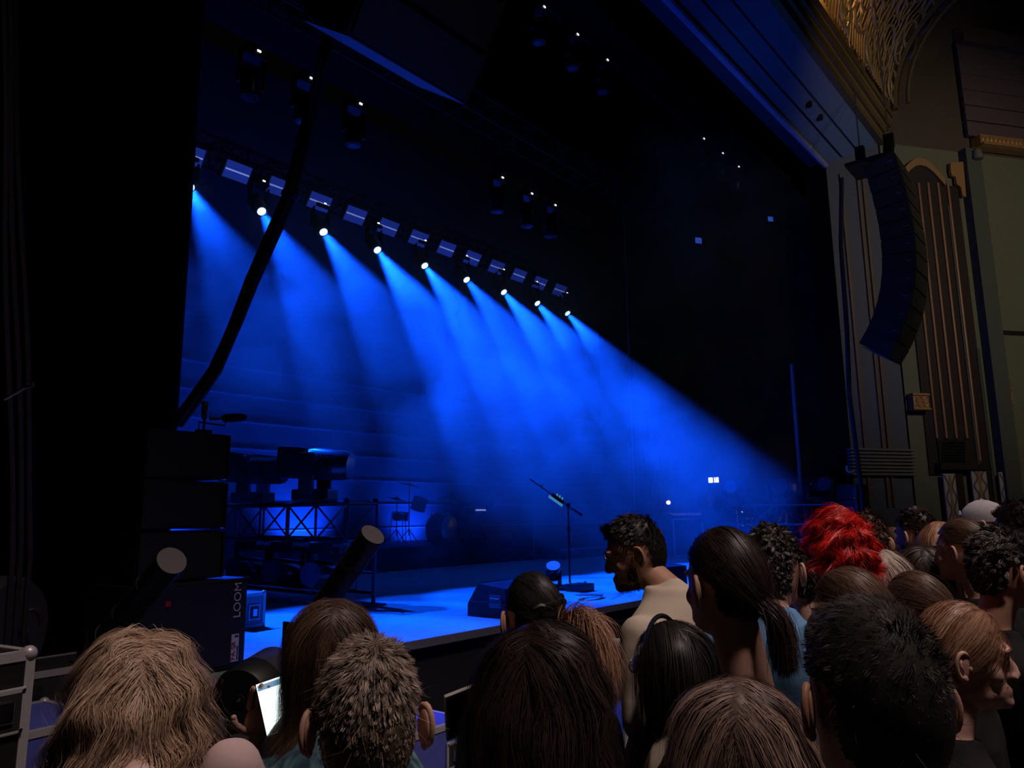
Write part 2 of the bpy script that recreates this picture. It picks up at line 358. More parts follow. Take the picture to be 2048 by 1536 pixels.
# gilded bosses
for (x0, y0, x1, y1, lab) in ((1817, 788, 1848, 823, 'square gilded carved block left of the gold bars'), (1990, 776, 2014, 811, 'square gilded carved block right of the gold bars')):
    sa, za = W(x0, y1); sb, _ = W(x1, y1); _, zc = W(x0, y0); wd, ht = sb - sa, zc - za
    t = thing('gilded_block', lab, 'ornament', wp((sa + sb) / 2, za, .1), WANG, 'gilded blocks on the right wall')
    MB().bbox((0, 0, ht / 2), (wd, .2, ht), .02).build('block', GOLD, t)
    for z in (.04, ht - .04): MB().bbox((0, -.02, z), (wd + .05, .22, .05), .01).build('band', GOLD, t)
    for k in range(3):
        c = [(wd * (-.4 + .8 * j / 12), ht * (.28 + .22 * k) + ht * .07 * sin(j * 1.15 + k)) for j in range(13)]
        MB().tube([(x, -.105, z) for x, z in c], .014, n=6).build('carved_scroll', GOLD, t)
# right pilaster, cornice and frieze boards
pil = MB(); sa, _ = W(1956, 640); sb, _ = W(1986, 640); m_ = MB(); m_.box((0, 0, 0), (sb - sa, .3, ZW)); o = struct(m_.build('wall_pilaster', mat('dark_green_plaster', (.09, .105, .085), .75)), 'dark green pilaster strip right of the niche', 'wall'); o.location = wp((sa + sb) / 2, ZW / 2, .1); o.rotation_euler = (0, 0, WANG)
sc0, zc0 = W(1942, 302); sc1 = WL; _, zc1 = W(1942, 280)
t = thing('gilded_cornice', 'gilded leaf carved cornice high on the right wall', 'cornice', wp((sc0 + sc1) / 2, zc0, .3), WANG)
LC = sc1 - sc0; HC = zc1 - zc0
MB().box((0, .12, HC * .5), (LC, .3, HC)).build('moulding', GOLD, t)
MB().box((0, .06, .03), (LC, .36, .05)).build('lower_fillet', GOLD, t)
n_ = int(LC / .13)
for i in range(n_):
    MB().ell((-LC / 2 + (i + .5) * LC / n_, -.03, HC * .62), (.05, .04, HC * .3), nu=8, nv=5).build('carved_leaf', GOLD, t)
for i in range(6):
    y1 = 276 - i * 31; y0 = y1 - 29
    if y0 < 85: y0 = 88
    sA, zA = W(1928 - i * 4, y1); _, zB = W(1928, y0)
    o = MB().bbox((0, 0, 0), (WL - sA, .1, zB - zA - .015), .01).build('frieze_board', mat('purple_lit_plaster', (.12, .085, .10), .75), upper); o.location = wp((sA + WL) / 2, (zA + zB) / 2, .1); o.rotation_euler = (0, 0, WANG)  # purple light on the frieze is put into the board colour
wb = wbox('swag_moulding', 1908, 84, 2120, 96, .2, .3, BROWN, upper)
o = wbox('wall_joint', 1996, 666, 2200, 669, .0, .03, BLACK, wall)
# small wall camera by the pilaster
P = wp(*W(1937, 330), .3); t = thing('dome_camera', 'small dome camera on a bracket beside the gilded cornice', 'camera', P, WANG)
MB().lathe([(.02, .3), (.1, .26), (.13, .1), (.13, .02), (.02, 0)]).build('housing', mat('grey_plastic', (.16, .17, .15), .5), t, True)
MB().tube([(0, .3, .36), (0, .1, .4), (0, 0, .3)], .03).build('bracket', mat('grey_plastic'), t)

# ---- vaulted gilded grille above the proscenium (quarter barrel, open lattice)
GY, GZ, GR = 3.9, ZO + .8, 3.1
def gb(x, a, off=0.0): r = GR - off; return (x, GY - GR + r * cos(a), GZ + r * sin(a))
GX0, GX1 = 11.5, 19.7
t = thing('lattice_grille', 'vaulted gilded lattice grille lit from behind above the proscenium', 'grille', (15.6, GY, GZ))
GO = mat('lattice_gold', (.42, .32, .18), .5, .2, scale=25)
def gpart(mb, name, m=GO, sm=True): return under(mb.build(name, m, smooth=sm), t)
kx = 0
for i in range(int((GX1 - GX0) / .17)):
    x = GX0 + .1 + i * .17
    gpart(MB().tube([gb(x + .035 * sin(j * 1.1 + i * .2), radians(2 + 84 * j / 30), .02) for j in range(31)], .016, n=5), 'wavy_bar')
for i in range(9):
    x = GX0 + .5 + i * .95
    for j in range(4):
        a0 = radians(10 + j * 21 + (i % 2) * 10); rr = .42 if (i + j) % 2 else .30
        gpart(MB().tube([gb(x + rr * cos(q) * (1.1 if k % 2 else 1), a0 + rr * sin(q) / GR * 1.25, .07) for k, q in enumerate([2 * pi * v / 20 for v in range(21)])], .038, n=6), 'ring')
        gpart(MB().tube([gb(x - .25 + .25 * sin(v * .5), a0 + (v - 5) * .03, .07) for v in range(11)], .026, n=5), 'stem')
        gpart(MB().tube([gb(x + .25 - .25 * sin(v * .5), a0 + (v - 5) * .03, .07) for v in range(11)], .026, n=5), 'stem')
        gpart(MB().ell(gb(x, a0, .07), (.10, .04, .14)), 'leaf_boss')
# rim of the vault
for r_, off, wd in ((.10, .08, .16), (.05, .42, .06)):
    gpart(MB().tube([gb(GX1 + wd, radians(90 * j / 24), off) for j in range(25)], r_, n=8), 'rim_moulding', OLIVE)
for j in range(5):
    gpart(MB().ell(gb(GX1 + .3, radians(30 + 13 * j), .1), (.12, .25, .25), nu=12, nv=8), 'scallop', OLIVE)
# plaster vault behind the lattice: an end spandrel and the lit cavity
m = MB(); K = 20
m.strip([gb(GX0 - 1, radians(92 * j / K), -.75) for j in range(K + 1)], [gb(GX1 + .2, radians(92 * j / K), -.75) for j in range(K + 1)], (0, .05, .05))
struct(m.build('ceiling_vault', mat('cavity_plaster', (.30, .2, .1), .8), smooth=True), 'plaster cavity vault behind the gilded grille', 'ceiling')
lamp('grille_lamp', 'POINT', (16.2, GY + .15, GZ + 1.0), 10, (1.0, .55, .22), shadow_soft_size=.08)
lamp('grille_lamp', 'POINT', (14.6, GY + .1, GZ + 1.6), 40, (1.0, .55, .22), shadow_soft_size=.08)

# ================================================================== FLOWN LIGHTING
LY = 11.5
lampx = [(516, 408), (638, 451), (745, 487), (838, 520), (924, 549), (998, 575), (1063, 596), (1127, 617)]
LX = [at(x, y, Y=LY) for x, y in lampx]; dxs = (LX[-1][0] - LX[0][0]) / 7
LZ = float(np.mean([p[2] for p in LX]))
LENS = mat('lit_lens', (.6, .8, 1), .2, emit=(.35, .62, 1.0), es=5)
TRM = mat('black_truss', (.012, .012, .014), .4, .3); LADM = mat('ladder_truss_paint', (.07, .07, .08), .3, .6)
def truss(name, label, p0, p1, s=.4, r=.025, pitch=.5, m=TRM, group=None):
    """four-chord box truss from p0 to p1"""
    p0, p1 = Vector(p0), Vector(p1); L = (p1 - p0).length; d = (p1 - p0).normalized(); ang = math.atan2(d.y, d.x)
    t = thing(name, label, 'truss', p0, ang, group); h = s / 2
    for y in (-h, h):
        for z in (-h, h): MB().cyl((0, y, z), (L, y, z), r, n=8).build('chord', m, t, True)
    n = max(1, int(L / pitch))
    for i in range(n + 1):
        x = L * i / n
        mb = MB()
        for a, b in (((x, -h, -h), (x, h, -h)), ((x, h, -h), (x, h, h)), ((x, h, h), (x, -h, h)), ((x, -h, h), (x, -h, -h))): mb.cyl(a, b, r * .6, n=6)
        mb.build('cross_frame', m, t)
        if i < n:
            x2 = L * (i + 1) / n; mb = MB(); sg = 1 if i % 2 else -1
            mb.cyl((x, -h, -h * sg), (x2, -h, h * sg), r * .5, n=6).cyl((x, h, -h * sg), (x2, h, h * sg), r * .5, n=6).cyl((x, -h * sg, h), (x2, h * sg, h), r * .5, n=6)
            mb.build('diagonal', m, t)
    return t
truss('lighting_truss', 'black upstage truss carrying the row of blue beam lights', (3.0, LY + .2, LZ + .75), (17.5, LY + .2, LZ + .75), .4)
truss('lighting_truss', 'black midstage truss carrying dark lamps with white displays', (3.0, 8.3, 8.85), (17.5, 8.3, 8.85), .4)
BEAM = Vector((0.0, -cos(radians(50)), -sin(radians(50))))
HEADM = mat('lamp_housing', (.014, .014, .016), .35, scale=60)
LED = mat('white_led', (.8, .85, 1), .4, emit=(.75, .8, 1), es=2.5)
def beam_light(loc, aim, label, lit, group):
    """moving head hanging from a truss: clamp, base, yoke, head, lens"""
    t = thing('beam_light', label, 'stage light', loc, 0, group)
    MB().cyl((0, 0, .48), (0, 0, .58), .025).build('clamp', HEADM, t)
    MB().bbox((0, 0, .42), (.3, .22, .14), .02).build('base', HEADM, t)
    for s in (-1, 1): MB().bbox((s * .17, 0, .17), (.04, .1, .42), .012).build('yoke_arm', HEADM, t)
    a = Vector(aim).normalized()
    h = MB(); h.lathe([(.06, -.22), (.12, -.2), (.14, -.05), (.13, .08), (.11, .16), (.115, .2), (.1, .2)], axis=a, n=20); h = h.build('head', HEADM, t, True)
    MB().lathe([(.075, .2), (.075, .208)], axis=a, n=20).build('lens', LENS if lit else mat('dark_glass', (.02, .02, .03), .1), h)
    MB().box((.03, -.115, .43), (.05, .01, .025)).build('display', LED, t)
    return t
ordn = ['second', 'third', 'fourth', 'fifth', 'sixth', 'seventh', 'eighth', 'ninth']
for i in range(-2, 8):
    p = (LX[0][0] + dxs * i, LY, LZ)
    lab = ('beam light hidden behind the left curtain' if i < -1 else 'leftmost lit blue beam light, half hidden by the left curtain') if i < 0 else (f'{ordn[i]} lit blue beam light from the left on the upstage truss' if i < 7 else 'rightmost lit blue beam light on the upstage truss')
    beam_light(p, BEAM, lab, True, 'lit beam lights on the upstage truss')
    pw = 4.9 * [2600, 1500, 1300, 1600, 3100, 2700, 2000, 2500, 2600, 3100][i + 2]
    q = Vector(p) + BEAM * .24
    lamp('beam_light_source', 'SPOT', q, pw, BLUE, q + BEAM, spot_size=radians(25), spot_blend=.4, shadow_soft_size=.06)
# blinders: flat panels along the truss
BL0, BL1 = at(475, 339, Y=LY - .1), at(1119, 579, Y=LY - .1); zb_ = (BL0[2] + BL1[2]) / 2
BLM = mat('blinder_panel', (.05, .06, .2), .5, emit=(.02, .05, .42), es=.4); BLT = mat('blinder_tube', (.3, .3, .5), .5, emit=(.25, .32, .8), es=.7)
for i in range(-1, 12):
    x = BL0[0] + (BL1[0] - BL0[0]) * i / 11
    t = thing('blinder_panel', 'leftmost strobe panel beside the left curtain' if i < 0 else f'{["first","second","third","fourth","fifth","sixth","seventh","eighth","ninth","tenth","eleventh","twelfth"][i]} whole blue strobe panel from the left on the upstage truss', 'stage light', (x, LY - .1, zb_), 0, 'strobe panels on the upstage truss')
    R = rx(radians(35)); MB().box((0, .16, .06), (.06, .2, .05)).build('clamp', HEADM, t)
    MB().bbox((0, .05, 0), (.52, .1, .36), .015, R).build('housing', HEADM, t)
    MB().box(R @ Vector((0, -.06, 0)) + Vector((0, .05, 0)), (.46, .012, .30), R).build('led_face', BLM, t)
    MB().box(R @ Vector((0, -.07, 0)) + Vector((0, .05, 0)), (.44, .012, .025), R).build('tube', BLT, t)
# dark moving lights with white displays on the midstage truss and on the front bar
for i, (x, y) in enumerate(((509, 104), (614, 158), (713, 209), (998, 356), (1057, 388), (1104, 411))):
    p = at(x, y, Y=8.25); beam_light((p[0], 8.3, p[2] - .43), (0, 0, -1), f'{["first","second","third","fourth","fifth","sixth"][i]} unlit moving light from the left on the midstage truss', False, 'unlit lights on the midstage truss')
for i, (x, y) in enumerate(((1081, 15), (1148, 70), (1208, 121), (1402, 278), (1440, 307), (1472, 334))):
    p = at(x, y, Y=6.85); beam_light((p[0], 6.9, p[2] - .43), (0, 0, -1), f'{["first","second","third","fourth","fifth","sixth"][i]} unlit moving light from the left on the front bar', False, 'unlit lights on the front bar')
pz = at(1208, 121, Y=6.85)[2] + .18
tag(MB().cyl((3, 6.9, pz), (18.2, 6.9, pz), .03, n=8).build('front_bar', TRM), 'black lighting bar just behind the proscenium top', 'bar')

# ================================================================== LINE ARRAYS
def line_array(x0, w, label, ztop, yfront, n, label_c):
    """hung column of wedge cabinets, front towards the hall (-y)"""
    t = thing('line_array', label, 'loudspeaker', (x0 + w / 2, yfront + .3, 4.8))
    h, d = .365, .62; p = Vector((0, yfront, ztop)); off = Vector((x0 + w / 2, yfront + .3, 4.8))
    for i in range(n):
        a = radians((-10, -9, -7, -5, -2, 1, 5, 10, 16, 22, 28, 34)[i]); dn = Vector((0, sin(a), -cos(a))); bk = Vector((0, cos(a), sin(a)))
        q = p + dn * h; r0 = p + bk * d + dn * .03; r1 = q + bk * d - dn * .03
        prof = [p, q, r1, r0]
        b = MB().prism([Vector((-w / 2, v.y, v.z)) - Vector((0, off.y, off.z)) for v in prof], (w, 0, 0)).build('cabinet', mat('array_paint', (.02, .019, .018), .55, scale=120), t)
        c = (p + q) / 2 - Vector((0, off.y, off.z)) - bk * .008
        MB().box(c, (w * .94, .02, h * .9), rx(a)).build('grille', mat('array_grille', (.024, .023, .02), .6, scale=200, bump=.5), b)
        MB().box((p + bk * .12 + q + bk * .12) / 2 - Vector((0, off.y, off.z)) + Vector((-w / 2 - .006, 0, 0)), (.012, .1, .03), rx(a)).build('badge', mat('grey_badge', (.10, .10, .13), .4), b)
        if i == n - 1: MB().prism([Vector((-w / 2 + .02, v.y, v.z)) - Vector((0, off.y, off.z)) for v in (q + dn * .004, r1 + dn * .03, r1 + dn * .035, q + dn * .012)], (w - .04, 0, 0)).build('underside', mat('array_underside_lit', (.12, .12, .14), .6), b)  # paler colour stands in for stronger blue light from below
        p = q + dn * .012
    # flying frame, two chain hoists and the cable loom
    z0 = ztop - 4.8 + .05
    fr = MB().box((0, .25, z0), (w * .8, .9, .08)).build('flying_frame', BMET, t)
    for s, y in ((-1, -.15), (1, .5)):
        hs = MB().bbox((s * .12, y, z0 + .42), (.16, .2, .34), .03).build('hoist', BMET, t)
        MB().cyl((s * .12, y, z0 + .05), (s * .12, y, z0 + .3), .02).build('hook', STEEL, hs)
        MB().tube([(s * .12, y, z0 + .55), (s * .12, y, z0 + 5.5)], .016, n=6).build('chain', mat('grey_chain', (.16, .15, .14), .4, .6), hs)
        if s < 0: MB().tube([(s * .12 - .1, y, z0 + .45 - .5 * j / 6) for j in range(7)], [.05, .08, .1, .11, .11, .09, .04], n=8).build('chain_bag', CLOTH, hs)
    return t
line_array(2.66, 1.13, 'near black line array hanging at the top of the picture', 9.2, 3.08, 12, '')
line_array(16.45, 1.13, 'far black line array curving down beside the gilded wall', 9.25, 3.28, 12, '')
tag(MB().tube([(16.5, 4.35, 9.0), (16.55, 4.5, 7.5), (16.6, 4.55, 5.6), (16.9, 4.7, 4.3), (17.35, 4.75, 2.2), (17.4, 4.75, .05)], .05, n=8).build('cable_loom', RUBBER, smooth=True), 'black cable loom hanging below the far line array', 'cable')
pts = [(660, 60), (640, 150), (610, 270), (580, 390), (545, 470), (505, 560), (470, 650), (430, 740), (385, 805), (350, 850)]
ys = [4.3, 4.32, 4.36, 4.45, 4.55, 4.65, 4.75, 4.85, 4.95, 5.05]
mid = [at(x, y, Y=Y) for (x, y), Y in zip(pts, ys)]
t = thing('array_cable', 'thick black cable bundle sagging from the near line array to the speaker stack', 'cable', mid[-1])
for k in range(4):
    o = MB().tube([p + np.array([.028 * cos(k * 1.6 + .3 * i), .028 * sin(k * 1.6 + .3 * i), 0]) for i, p in enumerate(mid)], .026, n=8).build('cable', RUBBER, smooth=True); under(o, t)
o = MB().cyl(mid[3] - (mid[4] - mid[3]) * .06, mid[3] + (mid[4] - mid[3]) * .06, .062).build('tape_wrap', mat('black_tape', (.03, .028, .03), .5)); under(o, t)

# ================================================================== TEXT
def text_mesh(s, size, name, m, parent, loc, rot, extrude=.001):
    c = bpy.data.curves.new(name, 'FONT'); c.body = s; c.size = size; c.extrude = extrude; c.align_x = 'CENTER'; c.align_y = 'CENTER'; c.resolution_u = 3
    o = bpy.data.objects.new(name, c); me = bpy.data.meshes.new_from_object(o); bpy.data.objects.remove(o); bpy.data.curves.remove(c)
    me.materials.append(m); o = bpy.data.objects.new(name, me); COL.objects.link(o); o.parent = parent; o.location = loc; o.rotation_euler = rot; return o

# ================================================================== FRONT FILL STACKS
NAVY = mat('navy_black_cabinet', (.016, .017, .028), .6, scale=140, bump=.3)
def fill_stack(x, y, rot, sd):
    """sub on the stage edge, three full range cabinets on it (x = right face of the stack)"""
    L = sd
    sub = thing('subwoofer', f'{"dark navy subwoofer with stencilled letters under the near speaker stack" if L else "dark subwoofer under the far speaker stack"}', 'loudspeaker', (x - .37, y, SZ), rot)
    MB().bbox((0, .31, .32), (.86, .6, .61), .012).build('cabinet', NAVY, sub)
    MB().box((0, .004, .32), (.80, .02, .55)).build('grille', mat('navy_grille', (.016, .017, .03), .7, scale=260, bump=.5), sub)
    MB().box((.41, -.006, .62), (.05, .02, .015)).build('edge_strip', BMET, sub)
    if L:
        text_mesh('LOOM', .085, 'stencil_lettering', mat('stencil_paint', (.8, .8, .84), .7), sub, (.335, -.012, .475), (pi / 2, -pi / 2, 0))
        lb = MB().bbox((.33, -.010, .15), (.062, .006, .185), .0025).build('sticker', mat('white_sticker', (.75, .72, .78), .5), sub)
        text_mesh('PA-SR', .05, 'sticker_lettering', mat('crimson_print', (.35, .03, .09), .6), lb, (.318, -.0155, .132), (pi / 2, -pi / 2, 0))
        for j in range(9): MB().box((.349, -.0145, .072 + j * .0105), (.011, .002, .007)).build('small_print', mat('blue_print', (.02, .03, .15), .6), lb)
        MB().box((.338, -.0145, .228), (.03, .002, .012)).build('small_print', mat('blue_print'), lb)
        MB().box((-.20, -.010, .50), (.035, .006, .035)).build('red_badge', mat('red_badge', (.5, .03, .04), .5), sub)
    for i in range(3):
        t = thing('fill_speaker', [('bottom', 'middle', 'top')[i] + (' cabinet of the near speaker stack' if L else ' cabinet of the far speaker stack')][0], 'loudspeaker', (x - .46, y + .02, SZ + .63 + i * .343), rot, 'front fill speakers')
        MB().bbox((0, .3, .17), (.62, .56, .325), .01).build('cabinet', BLACK, t)
        MB().box((0, .012, .17), (.585, .02, .30)).build('grille', GRILLE, t)
        for s in (-1, 1):
            MB().box((s * .308, .02, .17), (.016, .06, .31)).build('rigging_rail', mat('rail_grey', (.045, .045, .05), .4, .4), t)
            MB().cyl((s * .318, .02, .02), (s * .318, .06, .02), .014, n=8).build('rigging_pin', STEEL, t)
    return sub
fill_stack(3.0, 5.03, radians(6.5), True)
fill_stack(18.45, 4.9, radians(-6.5), False)
# ambience microphones on top of the near stack
zt_ = SZ + .63 + 3 * .343
P = at(408, 850, Y=5.2)
t = thing('condenser_microphone', 'silver topped condenser microphone standing on the near speaker stack', 'microphone', (P[0], 5.2, zt_))
MB().cyl((0, 0, 0), (0, 0, .10), .008).build('stalk', BMET, t)
MB().lathe([(.015, .10), (.02, .11), (.021, .16), (.024, .165), (.024, .225), (.02, .232)], n=14).build('body', mat('dark_nickel', (.25, .23, .2), .4, .5), t, True)
MB().box((0, 0, .012), (.1, .06, .02)).build('base', BMET, t)
t = thing('shotgun_microphone', 'foam covered shotgun microphone pointing right from the near speaker stack', 'microphone', (P[0] + .01, 5.14, zt_))
MB().tube([(-.08, 0, .0), (-.08, 0, .07), (.11, -.02, .055), (.11, -.02, .10)], .006, n=6).build('bracket', BMET, t)
MB().cyl((.0, .0, .10), (.12, -.02, .11), .012).build('barrel', BMET, t)
MB().lathe([(.012, -.02), (.028, 0), (.032, .06), (.032, .12), (.022, .16), (.006, .17)], (.10, -.018, .11), (.95, -.12, .12), n=14).build('foam_windshield', mat('black_foam', (.012, .012, .012), .95, scale=200, bump=.6), t, True)
P2 = at(1680, 945, Y=5.2)
t = thing('ambience_microphone', 'pair bar with small microphones on the far speaker stack', 'microphone', (17.99, 5.2, zt_))
MB().cyl((0, 0, 0), (0, 0, .3), .012).build('stalk', BMET, t)
for s in (-1, 1): MB().cyl((s * .03, 0, .26), (s * .22, -.08, .28), .022).build('capsule', mat('pale_nickel', (.5, .5, .6), .4, .4), t)
MB().cyl((0, 0, .3), (0, 0, .42), .022).build('capsule', mat('pale_nickel'), t)

# ================================================================== SIDE LADDER TRUSSES WITH BIG MOVING HEADS
HM = mat('moving_head_shell', (.028, .028, .032), .25, scale=50, spec=.7)
def big_head(loc, rot, label, flip=False, lit=False, group='big moving heads', tilt=0.0, k=1.0):
    """moving head: base, two yoke arms, long head with vents and lens; flip hangs it upside down"""
    t = thing('moving_head', label, 'stage light', loc, rot, group); t.scale = (k, k, k); k = -1 if flip else 1
    MB().bbox((0, 0, k * .07), (.42, .34, .13), .02).build('base', HM, t)
    for s in (-1, 1):
        a = MB(); a.bbox((0, s * .255, k * .30), (.17, .07, .46), .025).build('yoke_arm', HM, t, True)
    R = ry(radians(tilt)); zc = k * .42
    h = MB(); axis = R @ Vector((1, 0, 0))
    h.bbox(R @ Vector((-.24, 0, 0)) + Vector((0, 0, zc)), (.34, .36, .36), .06, R)
    h.lathe([(.17, -.10), (.185, 0), (.175, .2), (.165, .36), (.15, .4), (.12, .405)], (0, 0, zc), axis, 24)
    h = h.build('head', HM, t, True)
    MB().lathe([(.145, .395), (.14, .41)], (0, 0, zc), axis, 20).build('lens', mat('head_lens', (.05, .07, .12), .08, spec=.9), h)
    for j in range(5): MB().box(R @ Vector((.1 + j * .035, -.178, 0)) + Vector((0, 0, zc)), (.012, .02, .2), R).build('vent', BLACK, h)
    MB().bbox(R @ Vector((-.30, 0, .165)) + Vector((0, 0, zc)), (.16, .2, .05), .02, R).build('top_cover', HM, h, True)
    for s in (-1, 1): MB().cyl((0, s * .295, zc), (0, s * .30, zc), .05).build('pivot_cap', BLACK, t)
    return t
LADZ = 1.745
def ladder(x, y0, y1, label, near):
    t = truss('ladder_truss', label, (x, y0, LADZ), (x, y1, LADZ), .44, .026, .55, LADM)
    L = y1 - y0
    for xx in (.03, L - .03):
        for y in (-.22, .22):
            MB().cyl((xx, y, -LADZ + SZ + .02), (xx, y, -.2), .026, n=8).build('leg', LADM, t, True)
            for z in (-.22, .22): MB().lathe([(.03, -.05), (.038, -.03), (.038, .03), (.03, .05)], (xx, y, z), n=10).build('corner_joint', LADM, t)
        MB().box((xx, 0, -LADZ + SZ + .012), (.3, .6, .02)).build('base_plate', LADM, t)
    for y in (-.22, .22): MB().cyl((0, y, -LADZ + SZ + .14), (L, y, -LADZ + SZ + .14), .022, n=8).build('lower_rail', LADM, t, True)
    MB().cyl((0, -.22, -.62), (L, -.22, -.62), .018, n=8).build('middle_rail', LADM, t, True)
    return t
ladder(5.85, 7.28, 10.4, 'near black truss ladder carrying big moving heads at stage left', True)
big_head((5.78, 8.15, LADZ + .25), radians(-58), 'big moving head nearest the camera on top of the near truss', tilt=4, k=1.14)
big_head((5.78, 9.6, LADZ + .25), radians(-58), 'big moving head behind it on top of the near truss', tilt=4, k=1.14)
for i, y in enumerate((7.9, 8.75, 9.6)):
    big_head((5.85, y, LADZ - .25), radians(200), ['front moving head hanging under the near truss', 'middle moving head hanging under the near truss', 'rear moving head hanging under the near truss'][i], True, tilt=-8)
ladder(17.55, 5.35, 7.9, 'far black truss ladder carrying moving heads at stage right', False)
big_head((17.55, 7.7, LADZ + .25), radians(190), 'leftmost moving head on the far truss')
big_head((17.55, 6.65, LADZ + .25), radians(215), 'middle moving head on the far truss')
big_head((17.55, 5.7, LADZ + .25), radians(215), 'rightmost moving head on the far truss')
for i, y in enumerate((7.4, 6.6, 5.9)):
    big_head((17.55, y, LADZ - .25), radians(200), ['left moving head hanging under the far truss', 'centre moving head hanging under the far truss', 'right moving head hanging under the far truss'][i], True)
p = at(1605, 940, X=19.1)
tag(MB().cyl((18.9, p[1], SZ), (18.9, p[1], 5.5), .05, n=10).build('scaffold_pole', mat('pale_pole', (.5, .5, .55), .4)), 'pale upright scaffold pole behind the far truss', 'pole')

# ================================================================== ROAD CASES
def road_case(loc, dims, rot, label, m=BLACK, lidgap=True, latches=((.0, .5),), open_=False):
    """plywood flight case with aluminium angle, ball corners and recessed latches"""
    t = thing('road_case', label, 'case', loc, rot, 'road cases'); a, b, c = dims; e = .032
    MB().box((0, 0, c / 2), (a - .01, b - .01, c - .01)).build('panel_body', m, t)
    for z in (e / 2, c - e / 2):
        for y in (-b / 2 + e / 2, b / 2 - e / 2): MB().box((0, y, z), (a, e, e)).build('edge_angle', ALU, t)
        for x in (-a / 2 + e / 2, a / 2 - e / 2): MB().box((x, 0, z), (e, b, e)).build('edge_angle', ALU, t)
    for x in (-a / 2 + e / 2, a / 2 - e / 2):
        for y in (-b / 2 + e / 2, b / 2 - e / 2):
            MB().box((x, y, c / 2), (e, e, c)).build('edge_angle', ALU, t)
            for z in (.0, c): MB().ell((x, y, z + (.012 if z < .1 else -.012)), (.027, .027, .027), nu=10, nv=7).build('ball_corner', ALU, t, True)
    for u, v in latches:
        l = MB().bbox((u * a, -b / 2 - .004, v * c), (.13, .012, .15), .005).build('latch_dish', ALU, t)
        MB().box((u * a, -b / 2 - .004, v * c), (.10, .018, .115)).build('latch_well', mat('latch_shadow', (.05, .05, .055), .5, .5), l)
        MB().bbox((u * a, -b / 2 - .016, v * c), (.05, .014, .07), .004).build('butterfly', STEEL, l)
        for s in (-1, 1):
            for q in (-1, 1): MB().cyl((u * a + s * .055, -b / 2 - .008, v * c + q * .064), (u * a + s * .055, -b / 2 - .014, v * c + q * .064), .006, n=8).build('rivet', STEEL, l)
    return t
c0 = at(70, 1285, D=2.75)
road_case((c0[0] - .55, c0[1] + .05, .0), (.9, .62, c0[2]), radians(11), 'tall black road case with aluminium edges at the left picture edge', latches=((.40, .86), (-.3, .86)))
c1 = at(118, 1466, D=3.35)
road_case((c1[0] - .25, c1[1] + .4, 0), (1.0, .6, c1[2]), radians(8), 'low blue lit road case beside the tall road case', mat('blue_lit_laminate', (.10, .12, .5), .4), latches=((.26, .75),))  # blue stage light is put into the laminate colour
c2 = at(118, 1345, D=4.1)
road_case((c2[0] + .1, c2[1] + .3, 0), (.8, .5, c2[2] + .01), radians(4), 'dark grey road case behind the blonde woman', mat('grey_laminate', (.03, .03, .035), .5), latches=((.3, .8),))
c3 = at(905, 1460, D=4.3)
road_case((c3[0] - .2, c3[1] + .35, 0), (.9, .5, max(.3, c3[2])), radians(2), 'blue lit pit case between the spiky haired man and the dark haired woman', mat('blue_lit_laminate'), latches=((.35, .7),))  # same laminate, blue light painted into it
cs = at(500, 1258, Z=SZ)
road_case((cs[0] + .02, cs[1] + .2, SZ), (.28, .36, .33), radians(8), 'small flight case with brass latches on stage behind the subwoofer', mat('grey_case_laminate', (.25, .25, .3), .5), latches=((.0, .45),))

# ================================================================== CONFETTI CANNONS AND PIT GEAR
TUB = mat('black_cardboard', (.012, .012, .015), .55, scale=60)
def cannon(x, y, D, sx_, sy_, tow, r, label):
    a = Vector(at(x, y, D=D)); vd = (a - Vector(CAM)).normalized(); ip = sqrt(1 - tow * tow)
    d = -(vd * tow + (Vector(RT) * sx_ - Vector(UP) * sy_) * ip).normalized(); b = a - d * .95
    t = thing('confetti_cannon', label, 'cannon', (b.x, b.y, 0), 0, 'confetti cannons'); o = Vector((b.x, b.y, 0))
    MB().cyl(b - o, a - o, r, n=28).build('barrel', TUB, t, True)
    MB().lathe([(r * .985, 0), (r * .985, .006)], a - o, d, 28).build('paper_cap', mat('pale_paper', (.16, .145, .16), .8), t)
    MB().lathe([(r * 1.06, 0), (r * 1.06, .12)], b - o, d, 28).build('breech', BMET, t, True)
    MB().box((0, 0, .05), (.42, .42, .1)).build('base', BMET, t)
    for s in (-1, 1): MB().box((s * (r + .03), 0, (b.z + .1) / 2), (.02, .1, b.z + .1)).build('bracket', BMET, t)
    for k in (.35, .7): MB().cyl((b - o) + d * (a - b).length * k, (b - o) + d * ((a - b).length * k + .03), r * 1.03, n=28).build('strap', RUBBER, t, True)
    return t
cannon(343, 1122, 3.92, -.64, .77, .62, .078, 'confetti cannon tube with pale paper cap in front of the near speaker stack')
cannon(745, 1070, 4.6, -.57, .82, .38, .078, 'confetti cannon tube with pale paper cap above the woman holding a phone')
a, b = Vector(at(480, 1400, D=3.9)), Vector(at(600, 1318, D=4.5)); d = (b - a).normalized()
t = thing('drum_blower', 'black drum shaped blower with a central bolt beside the phone', 'machine', (a.x, a.y, 0)); o = Vector((a.x, a.y, 0))
MB().lathe([(.05, 0), (.155, .0), (.165, .012), (.165, .14)], a - o, d, 32).build('front_drum', BLACK, t, True)
MB().lathe([(.168, .14), (.168, .155)], a - o, d, 32).build('band', RUBBER, t, True)
MB().lathe([(.165, .155), (.165, .34), (.12, .42), (.1, .5)], a - o, d, 32).build('rear_drum', mat('charcoal_drum', (.05, .05, .06), .35), t, True)
MB().lathe([(.03, -.006), (.03, 0)], a - o, d, 20).build('hub', RUBBER, t)
MB().lathe([(.008, -.016), (.01, -.004)], a - o, d, 10).build('bolt', STEEL, t)
